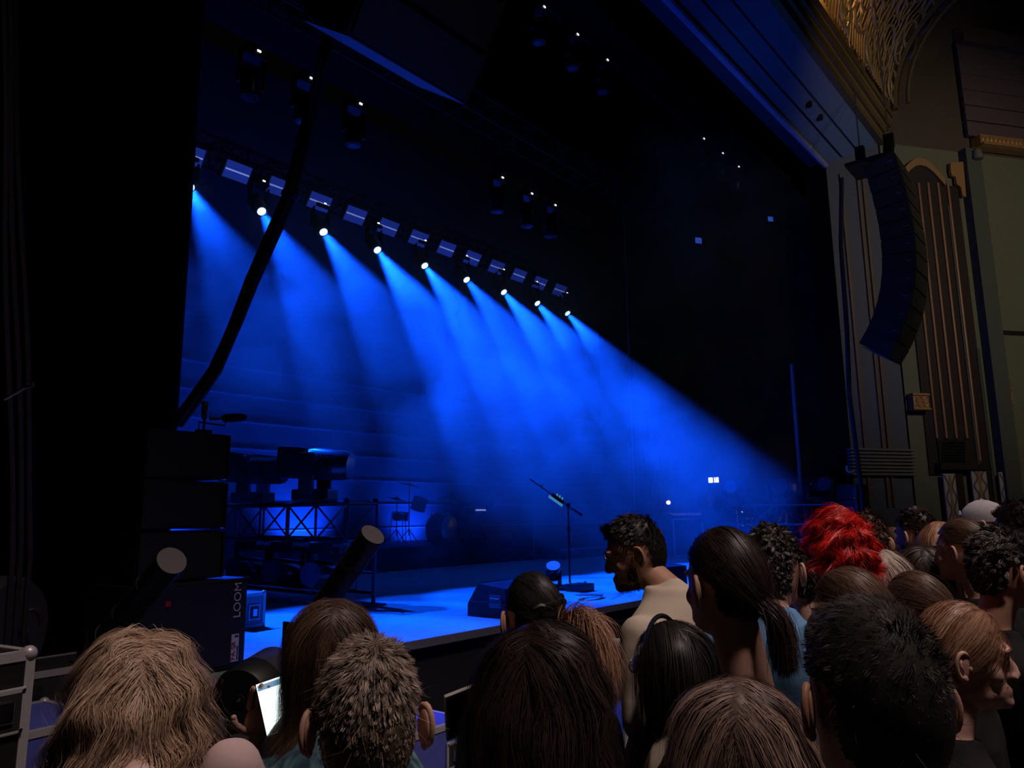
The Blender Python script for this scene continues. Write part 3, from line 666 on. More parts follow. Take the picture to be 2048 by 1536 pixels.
MB().box(((a + b) / 2 - o) - Vector((0, 0, ((a + b) / 2).z / 2 + .07)), (.34, .3, max(.2, ((a + b) / 2).z - .14)), None).build('stand', BLACK, t)
MB().bbox((0, -.05, a.z - .24), (.12, .12, .16), .02).build('gearbox', mat('dark_zinc', (.06, .06, .06), .35, .4), t)
MB().tube([(-.04, -.12, a.z - .2), (.0, -.15, a.z - .19), (.05, -.13, a.z - .24), (.05, -.12, a.z - .32)], .006).build('cable', STEEL, t)
P = at(8, 1215, D=4.1); t = thing('drum_bag', 'round black drum bag standing behind the tall road case', 'bag', (P[0] - .04, P[1], 0))
MB().lathe([(.1, -.12), (.27, -.12), (.29, -.08), (.29, .08), (.27, .12), (.1, .12)], (0, 0, P[2] - .12), (.6, -.8, 0), 28).build('shell', mat('bag_cloth', (.03, .03, .035), .9, bump=.3), t, True)
MB().tube([(.13 + .05 * cos(q), -.15, P[2] - .1 + .09 * sin(q)) for q in [i * pi / 8 for i in range(9)]], .012).build('handle', RUBBER, t)
MB().box((0, 0, (P[2] - .4) / 2), (.4, .4, max(.1, P[2] - .4))).build('crate', BLACK, t)
# hanging cables at the left picture edge
for k, (x, lab) in enumerate(((3, 'leftmost black cable hanging at the left picture edge'), (14, 'second black cable hanging at the left picture edge'), (26, 'third black cable hanging at the left picture edge'))):
    D = 3.3 + .1 * k; pp = [at(x + 4 * sin(j + k) + j * (2.2 + k), j * 130 - 60, D=D) for j in range(10)]
    base = at(x + 30, 1290, D=D); pp.append(np.array([base[0], base[1], .03]))
    tag(MB().tube(pp, .013, n=7).build('hanging_cable', mat('cable_grey', (.014, .013, .016), .55), smooth=True), lab, 'cable', 'cables hanging at the left edge')
t = thing('pipe_clamp', 'bright steel pipe clamp on the cables at the left picture edge', 'clamp', at(10, 798, D=3.2))
o_ = Vector(at(10, 798, D=3.2))
MB().cyl((0, 0, 0), Vector(at(50, 775, D=3.2)) - o_, .008).build('rod', STEEL, t)
MB().tube([Vector(at(50, 775, D=3.2)) - o_, Vector(at(66, 772, D=3.2)) - o_, Vector(at(64, 765, D=3.2)) - o_, Vector(at(54, 763, D=3.2)) - o_], .006, n=6).build('hook', STEEL, t)
# ================================================================== STAGE CENTRE
def mic_stand(loc, label, hgt, boom0, boom1, base='round', lit=True, m=BMET):
    t = thing('microphone_stand', label, 'microphone stand', loc)
    if base == 'round': MB().lathe([(.14, 0), (.14, .012), (.03, .035), (.015, .05)], n=24).build('base', m, t, True)
    else:
        for k in range(3): q = 2 * pi * k / 3 + .4; MB().cyl((0, 0, .2), (.32 * cos(q), .32 * sin(q), .01), .01).build('leg', m, t)
    MB().cyl((0, 0, .02), (0, 0, hgt * .7), .016).build('lower_tube', m, t, True)
    MB().cyl((0, 0, hgt * .65), (0, 0, hgt), .011).build('upper_tube', m, t, True)
    MB().lathe([(.022, -.04), (.026, 0), (.022, .04)], (0, 0, hgt * .7), n=12).build('grip', m, t)
    MB().bbox((0, 0, hgt), (.05, .05, .06), .01).build('clutch', m, t)
    MB().cyl(boom0, boom1, .010).build('boom', m, t, True)
    return t
mb_ = at(1140, 1172, Z=SZ); B0 = at(1060, 958, Y=mb_[1]) - mb_; B1 = at(1162, 1031, Y=mb_[1]) - mb_; hC = at(1133, 1010, Y=mb_[1])[2] - SZ
t = mic_stand(tuple(mb_), 'black boom microphone stand with pale plectrums at centre stage', hC, tuple(B0), tuple(B1))
MB().cyl(B1 * .8 + B0 * .2, B1, .022, .03).build('counterweight', BMET, t, True)
PK = mat('pale_green_plectrum', (.35, .75, .6), .4, emit=(.12, .5, .38), es=.35)
hd = MB().box(tuple(B0 * .48 + B1 * .52), (.3, .02, .05), ry(math.atan2(B0[2] - B1[2], B1[0] - B0[0]))).build('plectrum_holder', BMET, t)
for k in range(8):
    q = B0 * (.62 - .034 * k) + B1 * (.38 + .034 * k); MB().lathe([(.022, -.003), (.026, 0), (.022, .003)], (q[0] - .02, q[1], q[2] - .045), (0, 1, .2), 8).build('plectrum', PK, hd)
for k in range(3):
    q = B0 * (.50 - .05 * k) + B1 * (.50 + .05 * k); MB().lathe([(.022, -.003), (.026, 0), (.022, .003)], (q[0] + .02, q[1], q[2] + .045), (0, 1, .2), 8).build('plectrum', PK, hd)
MB().tube([tuple(B0 * .8 + B1 * .2 + np.array([0, 0, .014])), tuple(B0 * .76 + B1 * .24 + np.array([0, 0, .03]))], .015).build('cable_clip', STEEL, t)
# pedal box with coiled cable
p = at(1160, 1182, Z=SZ); t = thing('pedal_box', 'dark pedal box on the stage beside the centre microphone stand', 'pedal', (p[0], p[1], SZ))
MB().bbox((0, 0, .05), (.34, .26, .10), .01).build('body', BMET, t)
for s in (-1, 1): MB().cyl((s * .09, -.03, .1), (s * .09, -.03, .125), .018).build('footswitch', STEEL, t)
p = at(1178, 1197, Z=SZ); c = []
for j in range(60): q = j * .42; c.append((p[0] + (.2 + .02 * sin(j * .9)) * cos(q) * 1.1, p[1] + .1 * sin(q) + .03 * sin(j * .31), SZ + .015 + .05 * abs(sin(j * .21))))
tag(MB().tube(c, .011, n=6).build('coiled_cable', mat('pale_cable', (.4, .4, .45), .5), smooth=True), 'coiled pale cable lying in front of the pedal box', 'cable')
# small floor lamp
p = at(1108, 1178, Z=SZ); t = thing('floor_lamp', 'small round blue lit floor lamp behind the dark haired woman', 'stage light', (p[0], p[1], SZ))
MB().box((0, 0, .03), (.3, .3, .05)).build('base', BMET, t)
for s in (-1, 1): MB().box((s * .14, 0, .15), (.02, .06, .24)).build('bracket', BMET, t)
ax = Vector((-.45, -.3, .75)).normalized()
h = MB().lathe([(.05, -.13), (.09, -.1), (.1, .05), (.11, .06), (.11, .11)], (0, 0, .24), ax, 22).build('can', BMET, t, True)
for k in range(4): MB().lathe([(.102, -.08 + .03 * k), (.106, -.075 + .03 * k), (.102, -.07 + .03 * k)], (0, 0, .24), ax, 22).build('fin', BLACK, h)
MB().lathe([(.1, .1), (.1, .115)], (0, 0, .24), ax, 22).build('lens', mat('floor_lamp_lens', (.25, .35, .6), .15, emit=(.03, .15, .7), es=.25), h)
# monitor wedges
def wedge(loc, rot, label):
    t = thing('monitor_wedge', label, 'loudspeaker', loc, rot, 'stage monitor wedges')
    prof = [(0, -.25, 0), (0, .25, 0), (0, .25, .12), (0, .1, .34), (0, -.25, .30)]
    MB().prism([(-.3, y, z) for _, y, z in prof], (.6, 0, 0)).build('cabinet', NAVY, t)
    MB().prism([(-.28, .255, .125), (-.28, .107, .343), (-.28, .115, .35), (-.28, .262, .13)], (.56, 0, 0)).build('grille', GRILLE, t)
    hd = MB().box((-.29, -.12, .17), (.03, .15, .13)).build('handle_recess', mat('recess_blue', (.14, .15, .2), .5), t)
    MB().cyl((-.305, -.18, .19), (-.305, -.06, .19), .011).build('handle_bar', BMET, hd)
    MB().box((-.303, .0, .16), (.012, .44, .016)).build('edge', mat('wedge_edge', (.03, .03, .05), .4), t)
    return t
w0 = at(945, 1248, Z=SZ)
wedge((w0[0] + .72, w0[1] + .22, SZ), radians(4), 'near monitor wedge with side handle at the stage lip')
w1 = at(1342, 1178, Z=SZ)
wedge((w1[0] + .15, w1[1] + .25, SZ), radians(-10), 'far monitor wedge at the stage lip right of the cream shirted man')
# low lit rail in the pit
r0, r1 = at(1150, 1279, D=5.2), at(1245, 1284, D=5.0)
t = thing('pit_rail', 'blue lit steel rail in the pit beside the cream shirted man', 'rail', (r0[0], r0[1], 0)); o = np.array([r0[0], r0[1], 0])
MB().cyl(tuple(r0 - o), tuple(r1 - o), .022).build('tube', ALU, t, True)
for q in (r0, r1): MB().cyl((q[0] - o[0], q[1] - o[1], 0), tuple(q - o), .02).build('post', ALU, t, True)

# ================================================================== BACKLINE
RZ = 1.2
struct(MB().box((11.9, 12.85, (SZ + RZ) / 2), (5.2, 2.9, RZ - SZ)).build('floor_riser', BLACK), 'black drum riser upstage', 'floor')
CHR = mat('drum_chrome', (.5, .5, .55), .25, .9); SHELL = mat('drum_shell', (.12, .12, .15), .3); SKIN = mat('drum_skin', (.45, .45, .48), .6)
def drum(name, loc, r, h, axis, label, legs=0):
    t = thing(name, label, 'drum', (loc[0], loc[1], RZ), 0, 'drums on the riser'); c = Vector((0, 0, loc[2] - RZ)); a = Vector(axis).normalized()
    MB().lathe([(r, -h / 2), (r, h / 2)], c, a, 26).build('shell', SHELL, t, True)
    for s in (-1, 1):
        MB().lathe([(r * 1.0, -.02), (r * 1.05, -.015), (r * 1.05, .015), (r * 1.0, .02)], c + a * (s * h / 2), a, 26).build('hoop', CHR, t, True)
        MB().lathe([(r * .97, -.004), (r * .97, .004)], c + a * (s * h / 2 * 1.01), a, 26).build('skin', SKIN, t)
    for k in range(legs):
        q = 2 * pi * k / 3 + .5; MB().cyl((r * cos(q), r * sin(q), max(.1, c.z)), (r * 1.25 * cos(q), r * 1.25 * sin(q), .005), .01, n=6).build('leg', CHR, t)
    return t
dk = at(890, 1050, Y=12.0)
drum('bass_drum', (dk[0], 12.1, RZ + .30), .29, .42, (0.15, -1, 0), 'large bass drum facing the hall on the riser')
drum('rack_tom', (dk[0] - .55, 12.25, RZ + .86), .16, .24, (.1, -.35, 1), 'small rack tom above the left of the bass drum')
drum('floor_tom', (dk[0] + .55, 12.75, RZ + .46), .2, .36, (0, -.05, 1), 'floor tom right of the bass drum', 3)
drum('snare_drum', (dk[0] - .75, 12.65, RZ + .6), .18, .14, (0, -.1, 1), 'snare drum left of the bass drum', 3)
def cymbal(px, py, Y, r, label):
    p = at(px, py, Y=Y); t = thing('cymbal_stand', label, 'cymbal', (p[0], Y, RZ), 0, 'cymbals on the riser'); z = p[2] - RZ
    MB().cyl((0, 0, .18), (0, 0, z + .05), .012, n=8).build('tube', CHR, t, True)
    for k in range(3): q = 2 * pi * k / 3; MB().cyl((0, 0, .32), (.28 * cos(q), .28 * sin(q), .01), .01, n=6).build('leg', CHR, t)
    MB().lathe([(.02, .03), (.05, .02), (.06, .005), (r, -.02), (r, -.024), (.05, -.002)], (0, 0, z), (.12, -.25, 1), 28).build('cymbal', mat('cymbal_bronze', (.5, .42, .25), .3, .8), t, True)
    MB().lathe([(.012, 0), (.018, .02), (.01, .04)], (0, 0, z + .03), n=8).build('wing_nut', CHR, t)
cymbal(819, 968, 12.4, .24, 'highest crash cymbal left of the bass drum')
cymbal(794, 997, 12.6, .2, 'hi-hat pair at the left end of the drum kit')
cymbal(901, 977, 12.5, .22, 'crash cymbal above the right of the bass drum')
cymbal(895, 999, 12.3, .24, 'ride cymbal low over the bass drum')
p = at(1068, 1121, Z=SZ); mic_stand(tuple(p), 'thin tripod microphone stand upstage left of the centre stand', 1.2, (-.18, 0, 1.3), (.02, 0, 1.18), 'tripod', m=mat('grey_stand', (.2, .2, .22), .35, .5))
p = at(1014, 1075, Y=11.9); t = thing('keyboard_rig', 'keyboard on a stand with a white lit strip upstage centre', 'keyboard', (13.0, 12.0, RZ))
MB().bbox((0, 0, .86), (.9, .3, .09), .012).build('keyboard', BMET, t)
MB().box((-.05, -.155, .72), (.34, .01, .035)).build('lit_strip', mat('strip_glow', (.8, .8, 1), .5, emit=(.4, .5, 1), es=.5), t)
for s in (-1, 1): MB().cyl((s * .35, 0, .82), (-s * .35, 0, .01), .018).build('stand_leg', BMET, t)
MB().bbox((0, .02, .70), (.5, .26, .12), .01).build('module', BMET, t)
p = at(1190, 1105, Z=SZ)
t = thing('low_platform', 'low dark platform with a pale edge upstage right of centre', 'platform', (16.2, 11.4, SZ)); MB().box((0, 0, .12), (3.2, 1.2, .24)).build('deck', BLACK, t); MB().box((0, -.605, .225), (3.2, .02, .03)).build('edge', mat('pale_edge', (.3, .3, .35), .5), t)
# desk, racks and exit sign in the right wing
p = at(1408, 1055, Y=8.6)
t = thing('monitor_desk', 'cased monitor desk in the right wing with a lit lamp', 'desk', (17.75, 9.0, SZ), radians(-30))
MB().box((0, 0, .46), (1.5, .7, .92)).build('case_body', NAVY, t)
for x in (-.74, .74): MB().box((x, -.34, .46), (.035, .035, .94)).build('edge_angle', ALU, t)
for z in (.02, .91): MB().box((0, -.34, z), (1.5, .035, .035)).build('edge_angle', ALU, t)
MB().prism([(-.7, -.3, .93), (-.7, .32, .93), (-.7, .32, 1.1), (-.7, -.3, .98)], (1.4, 0, 0)).build('console', BMET, t)
for k in range(10): MB().box((-.6 + k * .13, -.12, 1.03), (.05, .2, .012), rx(.19)).build('fader_bank', mat('console_keys', (.3, .3, .4), .4, emit=(.1, .15, .5), es=.2), t)
MB().tube([(-.6, .2, 1.05), (-.6, .2, 1.3), (-.62, .05, 1.34)], .01).build('lamp_stalk', BMET, t)
MB().ell((-.62, .03, 1.32), (.05, .05, .05)).build('lamp_head', mat('desk_lamp_glow', (1, .9, .8), .5, emit=(1, .85, .65), es=6), t)
for i, (px, yy, w_, h_, lab) in enumerate(((1478, 8.2, .55, 1.3, 'tall equipment rack with stickers in the right wing'), (1512, 8.4, .6, 1.05, 'low equipment rack beside the sticker covered rack'), (1570, 8.1, .9, 1.55, 'wide equipment rack stacked with blue cases in the right wing'))):
    q = at(px, 1000, Y=yy); t = thing('equipment_rack', lab, 'rack', (q[0], yy, SZ), radians(-35), 'equipment racks in the right wing')
    MB().box((0, 0, h_ / 2), (w_, .6, h_)).build('case', NAVY, t)
    for x in (-w_ / 2, w_ / 2): MB().box((x, -.3, h_ / 2), (.03, .03, h_)).build('edge_angle', ALU, t)
    for k in range(int(h_ / .16)):
        u = MB().box((0, -.305, .1 + k * .16), (w_ * .86, .02, .13)).build('rack_unit', mat('rack_panel', (.05, .05, .06), .35, .5), t)
        if k % 2 == 0: MB().box((-w_ * .25, -.32, .1 + k * .16), (.05, .01, .03)).build('indicator', mat('cyan_led', (.2, .8, 1), .4, emit=(.15, .8, .9), es=2), u)
        else: MB().box((w_ * .15, -.32, .1 + k * .16), (.2, .01, .05)).build('sticker', mat('pale_sticker', (.45, .45, .5), .6), u)
q = at(1427, 960, X=23.2)
t = thing('exit_sign', 'small lit white exit sign on the wing wall', 'sign', (23.26, q[1], q[2]), radians(0))
MB().box((0, 0, 0), (.08, .46, .2)).build('housing', mat('sign_housing', (.2, .3, .3), .5), t)
for y, w_ in ((.11, .14), (-.03, .03), (-.12, .09)): MB().box((-.045, y, 0), (.01, w_, .16)).build('lit_panel', mat('sign_glow', (1, 1, 1), .5, emit=(.9, 1, .95), es=4), t)
p = at(1490, 1058, Y=6.9); mic_stand((p[0], 6.9, SZ), 'leaning boom microphone stand in front of the far racks', 1.05, (-.30, 0, 1.45), (.12, 0, .85), 'tripod')
for i, (x, y) in enumerate(((1397, 481), (1541, 438))):
    q = at(x, y, Y=7.6); t = thing('blue_square', ['left small square blue panel high in the right wing', 'right small square blue panel high in the right wing'][i], 'stage light', (q[0], 7.6, q[2]), radians(-35), 'blue square panels in the right wing')
    MB().bbox((0, .08, 0), (.2, .14, .17), .01).build('housing', BMET, t); MB().box((0, 0, 0), (.165, .012, .14)).build('face', mat('blue_square_face', (.1, .15, .5), .5, emit=(.03, .09, .55), es=.7), t)  # small blue squares of unknown kind, the face emits blue
    MB().cyl((0, .08, .08), (0, .08, 13.1 - q[2]), .012).build('hanger', BMET, t)

# ================================================================== PEOPLE
def skin_mat(name, c):
    m = mat(name, c, .5, var=.08, scale=25, bump=.05, spec=.35); return m
SKIN = {'fair': skin_mat('fair_skin', (.56, .33, .25)), 'pink': skin_mat('pink_skin', (.60, .36, .29)), 'tan': skin_mat('tan_skin', (.42, .23, .155))}
def hair_mat(name, a, b, rough=.42):
    if name in MATS: return MATS[name]
    m = bpy.data.materials.new(name); m.use_nodes = True; nt = m.node_tree; bs = nt.nodes['Principled BSDF']
    at_ = nt.nodes.new('ShaderNodeAttribute'); at_.attribute_name = 'shade'
    mx = nt.nodes.new('ShaderNodeMix'); mx.data_type = 'RGBA'; mx.inputs[6].default_value = (*a, 1); mx.inputs[7].default_value = (*b, 1)
    nt.links.new(at_.outputs['Fac'], mx.inputs[0]); nt.links.new(mx.outputs[2], bs.inputs['Base Color'])
    bs.inputs['Roughness'].default_value = rough; bs.inputs['Specular IOR Level'].default_value = .25
    MATS[name] = m; return m
def V3(p): return Vector((float(p[0]), float(p[1]), float(p[2])))

def loft(mb, rings, X=None, n=22):
    """rings: (z, half width, front, back, cx, cy); X maps points"""
    vs, fs = [], []
    for z, w_, f, b, cx, cy_ in rings:
        for k in range(n):
            t = 2 * pi * k / n; s = sin(t); v = Vector((cx + w_ * cos(t), cy_ + (f if s > 0 else b) * s, z)); vs.append(X(v) if X else v)
    m = len(rings)
    for i in range(m - 1):
        for k in range(n): fs.append((i * n + k, i * n + (k + 1) % n, (i + 1) * n + (k + 1) % n, (i + 1) * n + k))
    fs += [tuple(reversed(range(n))), tuple(range((m - 1) * n, m * n))]
    mb._add(vs, fs)
def limb(mb, pts, rs, n=12):
    mb.tube([V3(p) for p in pts], list(rs), n=n)
    for p, r in zip(pts, rs): mb.ell(V3(p), (r, r, r), nu=12, nv=8)
def head_shape(mb, X, k, jaw=1.0):
    H = [(.119, .014, .018, .02, 0, -.01), (.111, .034, .040, .044, 0, -.009), (.093, .053, .063, .068, 0, -.007), (.06, .070, .086, .089, 0, -.003), (.02, .077, .093, .098, 0, 0),
         (-.02, .075, .086, .095, 0, 0), (-.05, .071 * jaw, .085, .084, 0, .0), (-.08, .062 * jaw, .085, .06, 0, .004), (-.102, .047 * jaw, .072, .03, 0, .012), (-.118, .026 * jaw, .045, .02, 0, .025)]
    loft(mb, [tuple(v * k for v in r) for r in reversed(H)], X)
    E = lambda c, r, R=None: mb.ell(X(Vector(c) * k), tuple(q * k for q in r), (X.R @ R if R is not None else X.R), 12, 8)
    E((0, .092, .022), (.05, .012, .012)); E((0, .083, -.098), (.022, .016, .018))                      # brow, chin
    E((0, .099, -.018), (.011, .015, .028), rx(.42)); E((0, .108, -.035), (.013, .011, .010))            # nose
    for s in (-1, 1): E((s * .012, .102, -.04), (.009, .011, .008)); E((s * .040, .062, -.032), (.024, .018, .024)); E((s * .048, .03, -.076), (.013, .034, .026))
    E((0, .090, -.066), (.022, .010, .006)); E((0, .089, -.077), (.020, .010, .0065))                    # lips
    mb.tube([X(Vector((0, -.015, -.04)) * k), X(Vector((0, -.02, -.1)) * k)], [.058 * k, .056 * k], n=16)
class Frame:
    def __init__(s, o, R): s.o = Vector(o); s.R = R
    def __call__(s, v): return s.o + s.R @ Vector(v)
def ear_shape(mb, X, k):
    for s in (-1, 1):
        Re = rz(s * .42); c = Vector((s * .081, -.004, -.012))
        P = lambda y, z, x=0: X((c + Re @ Vector((s * x, y, z))) * k)
        mb.tube([P(-.004 - .019 * sin(q) * (1 if q < 2.6 else .8), .002 + .031 * cos(q), .008 + .004 * sin(q)) for q in [-.9 + j * .33 for j in range(12)]], [v * k for v in (.003, .004, .005, .0055, .0055, .005, .005, .005, .005, .005, .006, .006)], n=7)
        mb.ell(P(-.006, -.026, .007), (.006 * k, .009 * k, .010 * k), X.R, 8, 6)
        mb.ell(P(-.006, .0, .005), (.005 * k, .019 * k, .030 * k), X.R @ Re, 12, 8)
        mb.tube([P(-.012, .018, .010), P(-.014, .004, .012), P(-.010, -.012, .010)], [.0035 * k] * 3, n=6)
        mb.ell(P(.010, -.004, .008), (.004 * k, .005 * k, .007 * k), X.R, 8, 6)
def hand_shape(mb, w_, d, nrm, k, curl=.35, side=1):
    """palm and five bent fingers from wrist point w_ along d, palm facing nrm; side = which way the thumb leaves"""
    d = Vector(d).normalized(); nrm = (Vector(nrm) - d * Vector(nrm).dot(d)).normalized(); s = d.cross(nrm) * side; w_ = V3(w_)
    R = Matrix((s, nrm, d)).transposed()
    mb.ell(w_ + d * .045 * k, (.041 * k, .016 * k, .055 * k), R, 12, 8)
    for i, L in enumerate((.066, .076, .071, .056)):
        b = w_ + d * (.086 * k) + s * ((.030 - .020 * i) * k); a = curl * (1 + .12 * i); p = [b]; dd = d
        for seg, fr in enumerate((.45, .32, .23)):
            ang = a * (seg + .6); dd = d * cos(ang) + nrm * sin(ang); p.append(p[-1] + dd * (L * fr * k))
        limb(mb, p, [.0092 * k, .0086 * k, .0078 * k, .0065 * k], 8)
    b = w_ + d * .022 * k + s * .036 * k; m_ = b + (s * .75 + d * .55 + nrm * .25).normalized() * .036 * k; e = m_ + (s * .25 + d * .85 + nrm * .3).normalized() * .03 * k
    limb(mb, [w_ + d * .015 * k + s * .015 * k, b, m_, e], [.013 * k, .0115 * k, .010 * k, .008 * k], 8)

def remesh(mb, vox, smooth=5):
    me = bpy.data.meshes.new('tmp'); bmesh.ops.recalc_face_normals(mb.bm, faces=mb.bm.faces); mb.bm.to_mesh(me); mb.bm.free()
    o = bpy.data.objects.new('tmp', me); COL.objects.link(o)
    md = o.modifiers.new('r', 'REMESH'); md.mode = 'VOXEL'; md.voxel_size = vox
    if smooth: sm = o.modifiers.new('s', 'SMOOTH'); sm.iterations = smooth; sm.factor = .5
    dg = bpy.context.evaluated_depsgraph_get(); r = bpy.data.meshes.new_from_object(o.evaluated_get(dg))
    bpy.data.objects.remove(o); bpy.data.meshes.remove(me); return r
def link_mesh(me, name, m, parent, extra=None, wrinkle=0.0):
    if extra is not None:
        b = bmesh.new(); b.from_mesh(me); t = bpy.data.meshes.new('t'); bmesh.ops.recalc_face_normals(extra.bm, faces=extra.bm.faces); extra.bm.to_mesh(t); extra.bm.free(); b.from_mesh(t); b.to_mesh(me); b.free(); bpy.data.meshes.remove(t)
    if wrinkle:
        n = len(me.vertices); co = np.empty(n * 3); no = np.empty(n * 3); me.vertices.foreach_get('co', co); me.vertex_normals.foreach_get('vector', no); co = co.reshape(-1, 3); no = no.reshape(-1, 3)
        f = np.sin(co[:, 2] * 38 + 9 * co[:, 0] + 2.5 * np.sin(co[:, 0] * 17 + co[:, 1] * 11)) * .6 + np.sin(co[:, 0] * 31 + co[:, 2] * 21 + 3 * np.sin(co[:, 1] * 13)) * .5
        co += no * (f * wrinkle)[:, None]; me.vertices.foreach_set('co', co.ravel())
    me.materials.clear()
    for x in (m if isinstance(m, (list, tuple)) else [m]): me.materials.append(x)
    me.polygons.foreach_set('use_smooth', [True] * len(me.polygons)); me.update()
    o = bpy.data.objects.new(name, me); COL.objects.link(o); o.parent = parent; return o

# ---- hair: thousands of fine ribbons grown over the scalp
HA = np.array([.081, .104, .122]); HC0 = np.array([0, -.004, .007])
def hairline(u):
    h = np.hypot(u[:, 0], u[:, 1]) + 1e-6; fy = u[:, 1] / h
    return np.interp(fy, [-1, -.6, -.15, .12, .4, .7, 1], [-.66, -.58, -.28, .08, .42, .54, .52])
def near_ear(u): return (np.abs(u[:, 0]) > .78) & (u[:, 1] > -.36) & (u[:, 1] < .3) & (u[:, 2] < .2)
def grow(roots, dirs_fn, L, K, rg, lift, wave=0.0, wfreq=30.0, jit=.1, torso=None):
    """integrate strand paths; returns (N, K+1, 3)"""
    N = len(roots); pos = roots.copy(); out = [pos.copy()]; ds = (L / K)[:, None]
    ph = rg.uniform(0, 6.28, (N, 1)); wv = rg.normal(0, 1, (N, 3)); J = rg.normal(0, jit, (N, 3)); prev = None
    for i in range(K):
        q = (pos - HC0) / HA; r = np.linalg.norm(q, axis=1, keepdims=True); nrm = q / HA; nrm /= np.linalg.norm(nrm, axis=1, keepdims=True)
        d = dirs_fn(pos, nrm, i / K) + J + wave * wv * np.sin(ph + i * wfreq / K)
        d /= np.linalg.norm(d, axis=1, keepdims=True) + 1e-9
        if prev is not None: d = d * .65 + prev * .35; d /= np.linalg.norm(d, axis=1, keepdims=True) + 1e-9
        prev = d; pos = pos + d * ds
        q = (pos - HC0) / HA; r = np.linalg.norm(q, axis=1, keepdims=True); rm = 1 + lift[:, None] * min(1.0, (i + 1) / 2.5)
        pos = np.where(r < rm, HC0 + q / np.maximum(r, 1e-6) * rm * HA, pos)
        if torso is not None:
            tc, tr = torso; q = (pos - tc) / tr; r = np.linalg.norm(q, axis=1, keepdims=True); pos = np.where(r < 1, tc + q / np.maximum(r, 1e-6) * tr, pos)
        out.append(pos.copy())
    return np.stack(out, 1)
def ribbons(P, width, shade, X, k):
    """paths (N,K+1,3) -> verts, quads, shade"""
    N, K1, _ = P.shape; T = np.gradient(P, axis=1); T /= np.linalg.norm(T, axis=2, keepdims=True) + 1e-9
    O = P - HC0; O[..., 2] *= .25; O /= np.linalg.norm(O, axis=2, keepdims=True) + 1e-9
    Sd = np.cross(T, O); Sd /= np.linalg.norm(Sd, axis=2, keepdims=True) + 1e-9
    prof = np.sin(np.linspace(.55, pi * .97, K1))[None, :, None]; wv = np.asarray(width).reshape(-1, 1, 1) * prof * .5
    Vv = np.stack([P - Sd * wv, P + Sd * wv], 2).reshape(-1, 3) * k
    Rm = np.array(X.R); Vv = Vv @ Rm.T + np.array(X.o)
    b = (np.arange(N) * K1 * 2)[:, None] + (np.arange(K1 - 1) * 2)[None, :]
    Q = np.stack([b, b + 1, b + 3, b + 2], 2).reshape(-1, 4)
    return Vv, Q, np.repeat(shade, K1 * 2)
def mesh_from(Vs, Qs, sh, name, m, parent, cap=None):
    off = 0; V_, Q_, S_ = [], [], []
    for v, q, s in zip(Vs, Qs, sh): V_.append(v); Q_.append(q + off); S_.append(s); off += len(v)
    V_ = np.concatenate(V_); Q_ = np.concatenate(Q_); S_ = np.concatenate(S_)
    me = bpy.data.meshes.new(name); me.vertices.add(len(V_)); me.vertices.foreach_set('co', V_.astype(np.float32).ravel())
    me.loops.add(len(Q_) * 4); me.loops.foreach_set('vertex_index', Q_.astype(np.int32).ravel()); me.polygons.add(len(Q_))
    me.polygons.foreach_set('loop_start', np.arange(0, len(Q_) * 4, 4, dtype=np.int32)); me.polygons.foreach_set('use_smooth', np.ones(len(Q_), bool))
    a = me.attributes.new('shade', 'FLOAT', 'POINT'); a.data.foreach_set('value', np.clip(S_, 0, 1).astype(np.float32))
    me.update(calc_edges=True); me.materials.append(m); o = bpy.data.objects.new(name, me); COL.objects.link(o); o.parent = parent
    o['kind'] = 'stuff'; return o
def clumped(P, rg, G, strength):
    """pull strands towards G guide strands so locks form"""
    N = len(P); gi = rg.choice(N, min(G, N), replace=False); D = ((P[:, None, 0] - P[None, gi, 0]) ** 2).sum(2); near = D.argmin(1)
    w_ = np.linspace(0, 1, P.shape[1])[None, :, None] ** .8 * strength; dlt = P[gi][near] - P
    return P + dlt * w_, near
def cap_grid(X, k, lift=.02, drop=.04, nu=40, nv=24):
    vs = []
    for j in range(nv + 1):
        for i in range(nu):
            t = pi * (j / nv) * .80; p = 2 * pi * i / nu; vs.append((sin(t) * cos(p), sin(t) * sin(p), cos(t)))
    u = np.array(vs); ok = (u[:, 2] > hairline(u) - drop) & ~near_ear(u)
    P = (HC0 + u * HA * (1 + lift)) * k; P = P @ np.array(X.R).T + np.array(X.o); Q = []
    for j in range(nv):
        for i in range(nu):
            f = (j * nu + i, (j + 1) * nu + i, (j + 1) * nu + (i + 1) % nu, j * nu + (i + 1) % nu)
            if ok[list(f)].all(): Q.append(f)
    return P, np.array(Q), np.full(len(P), .12)
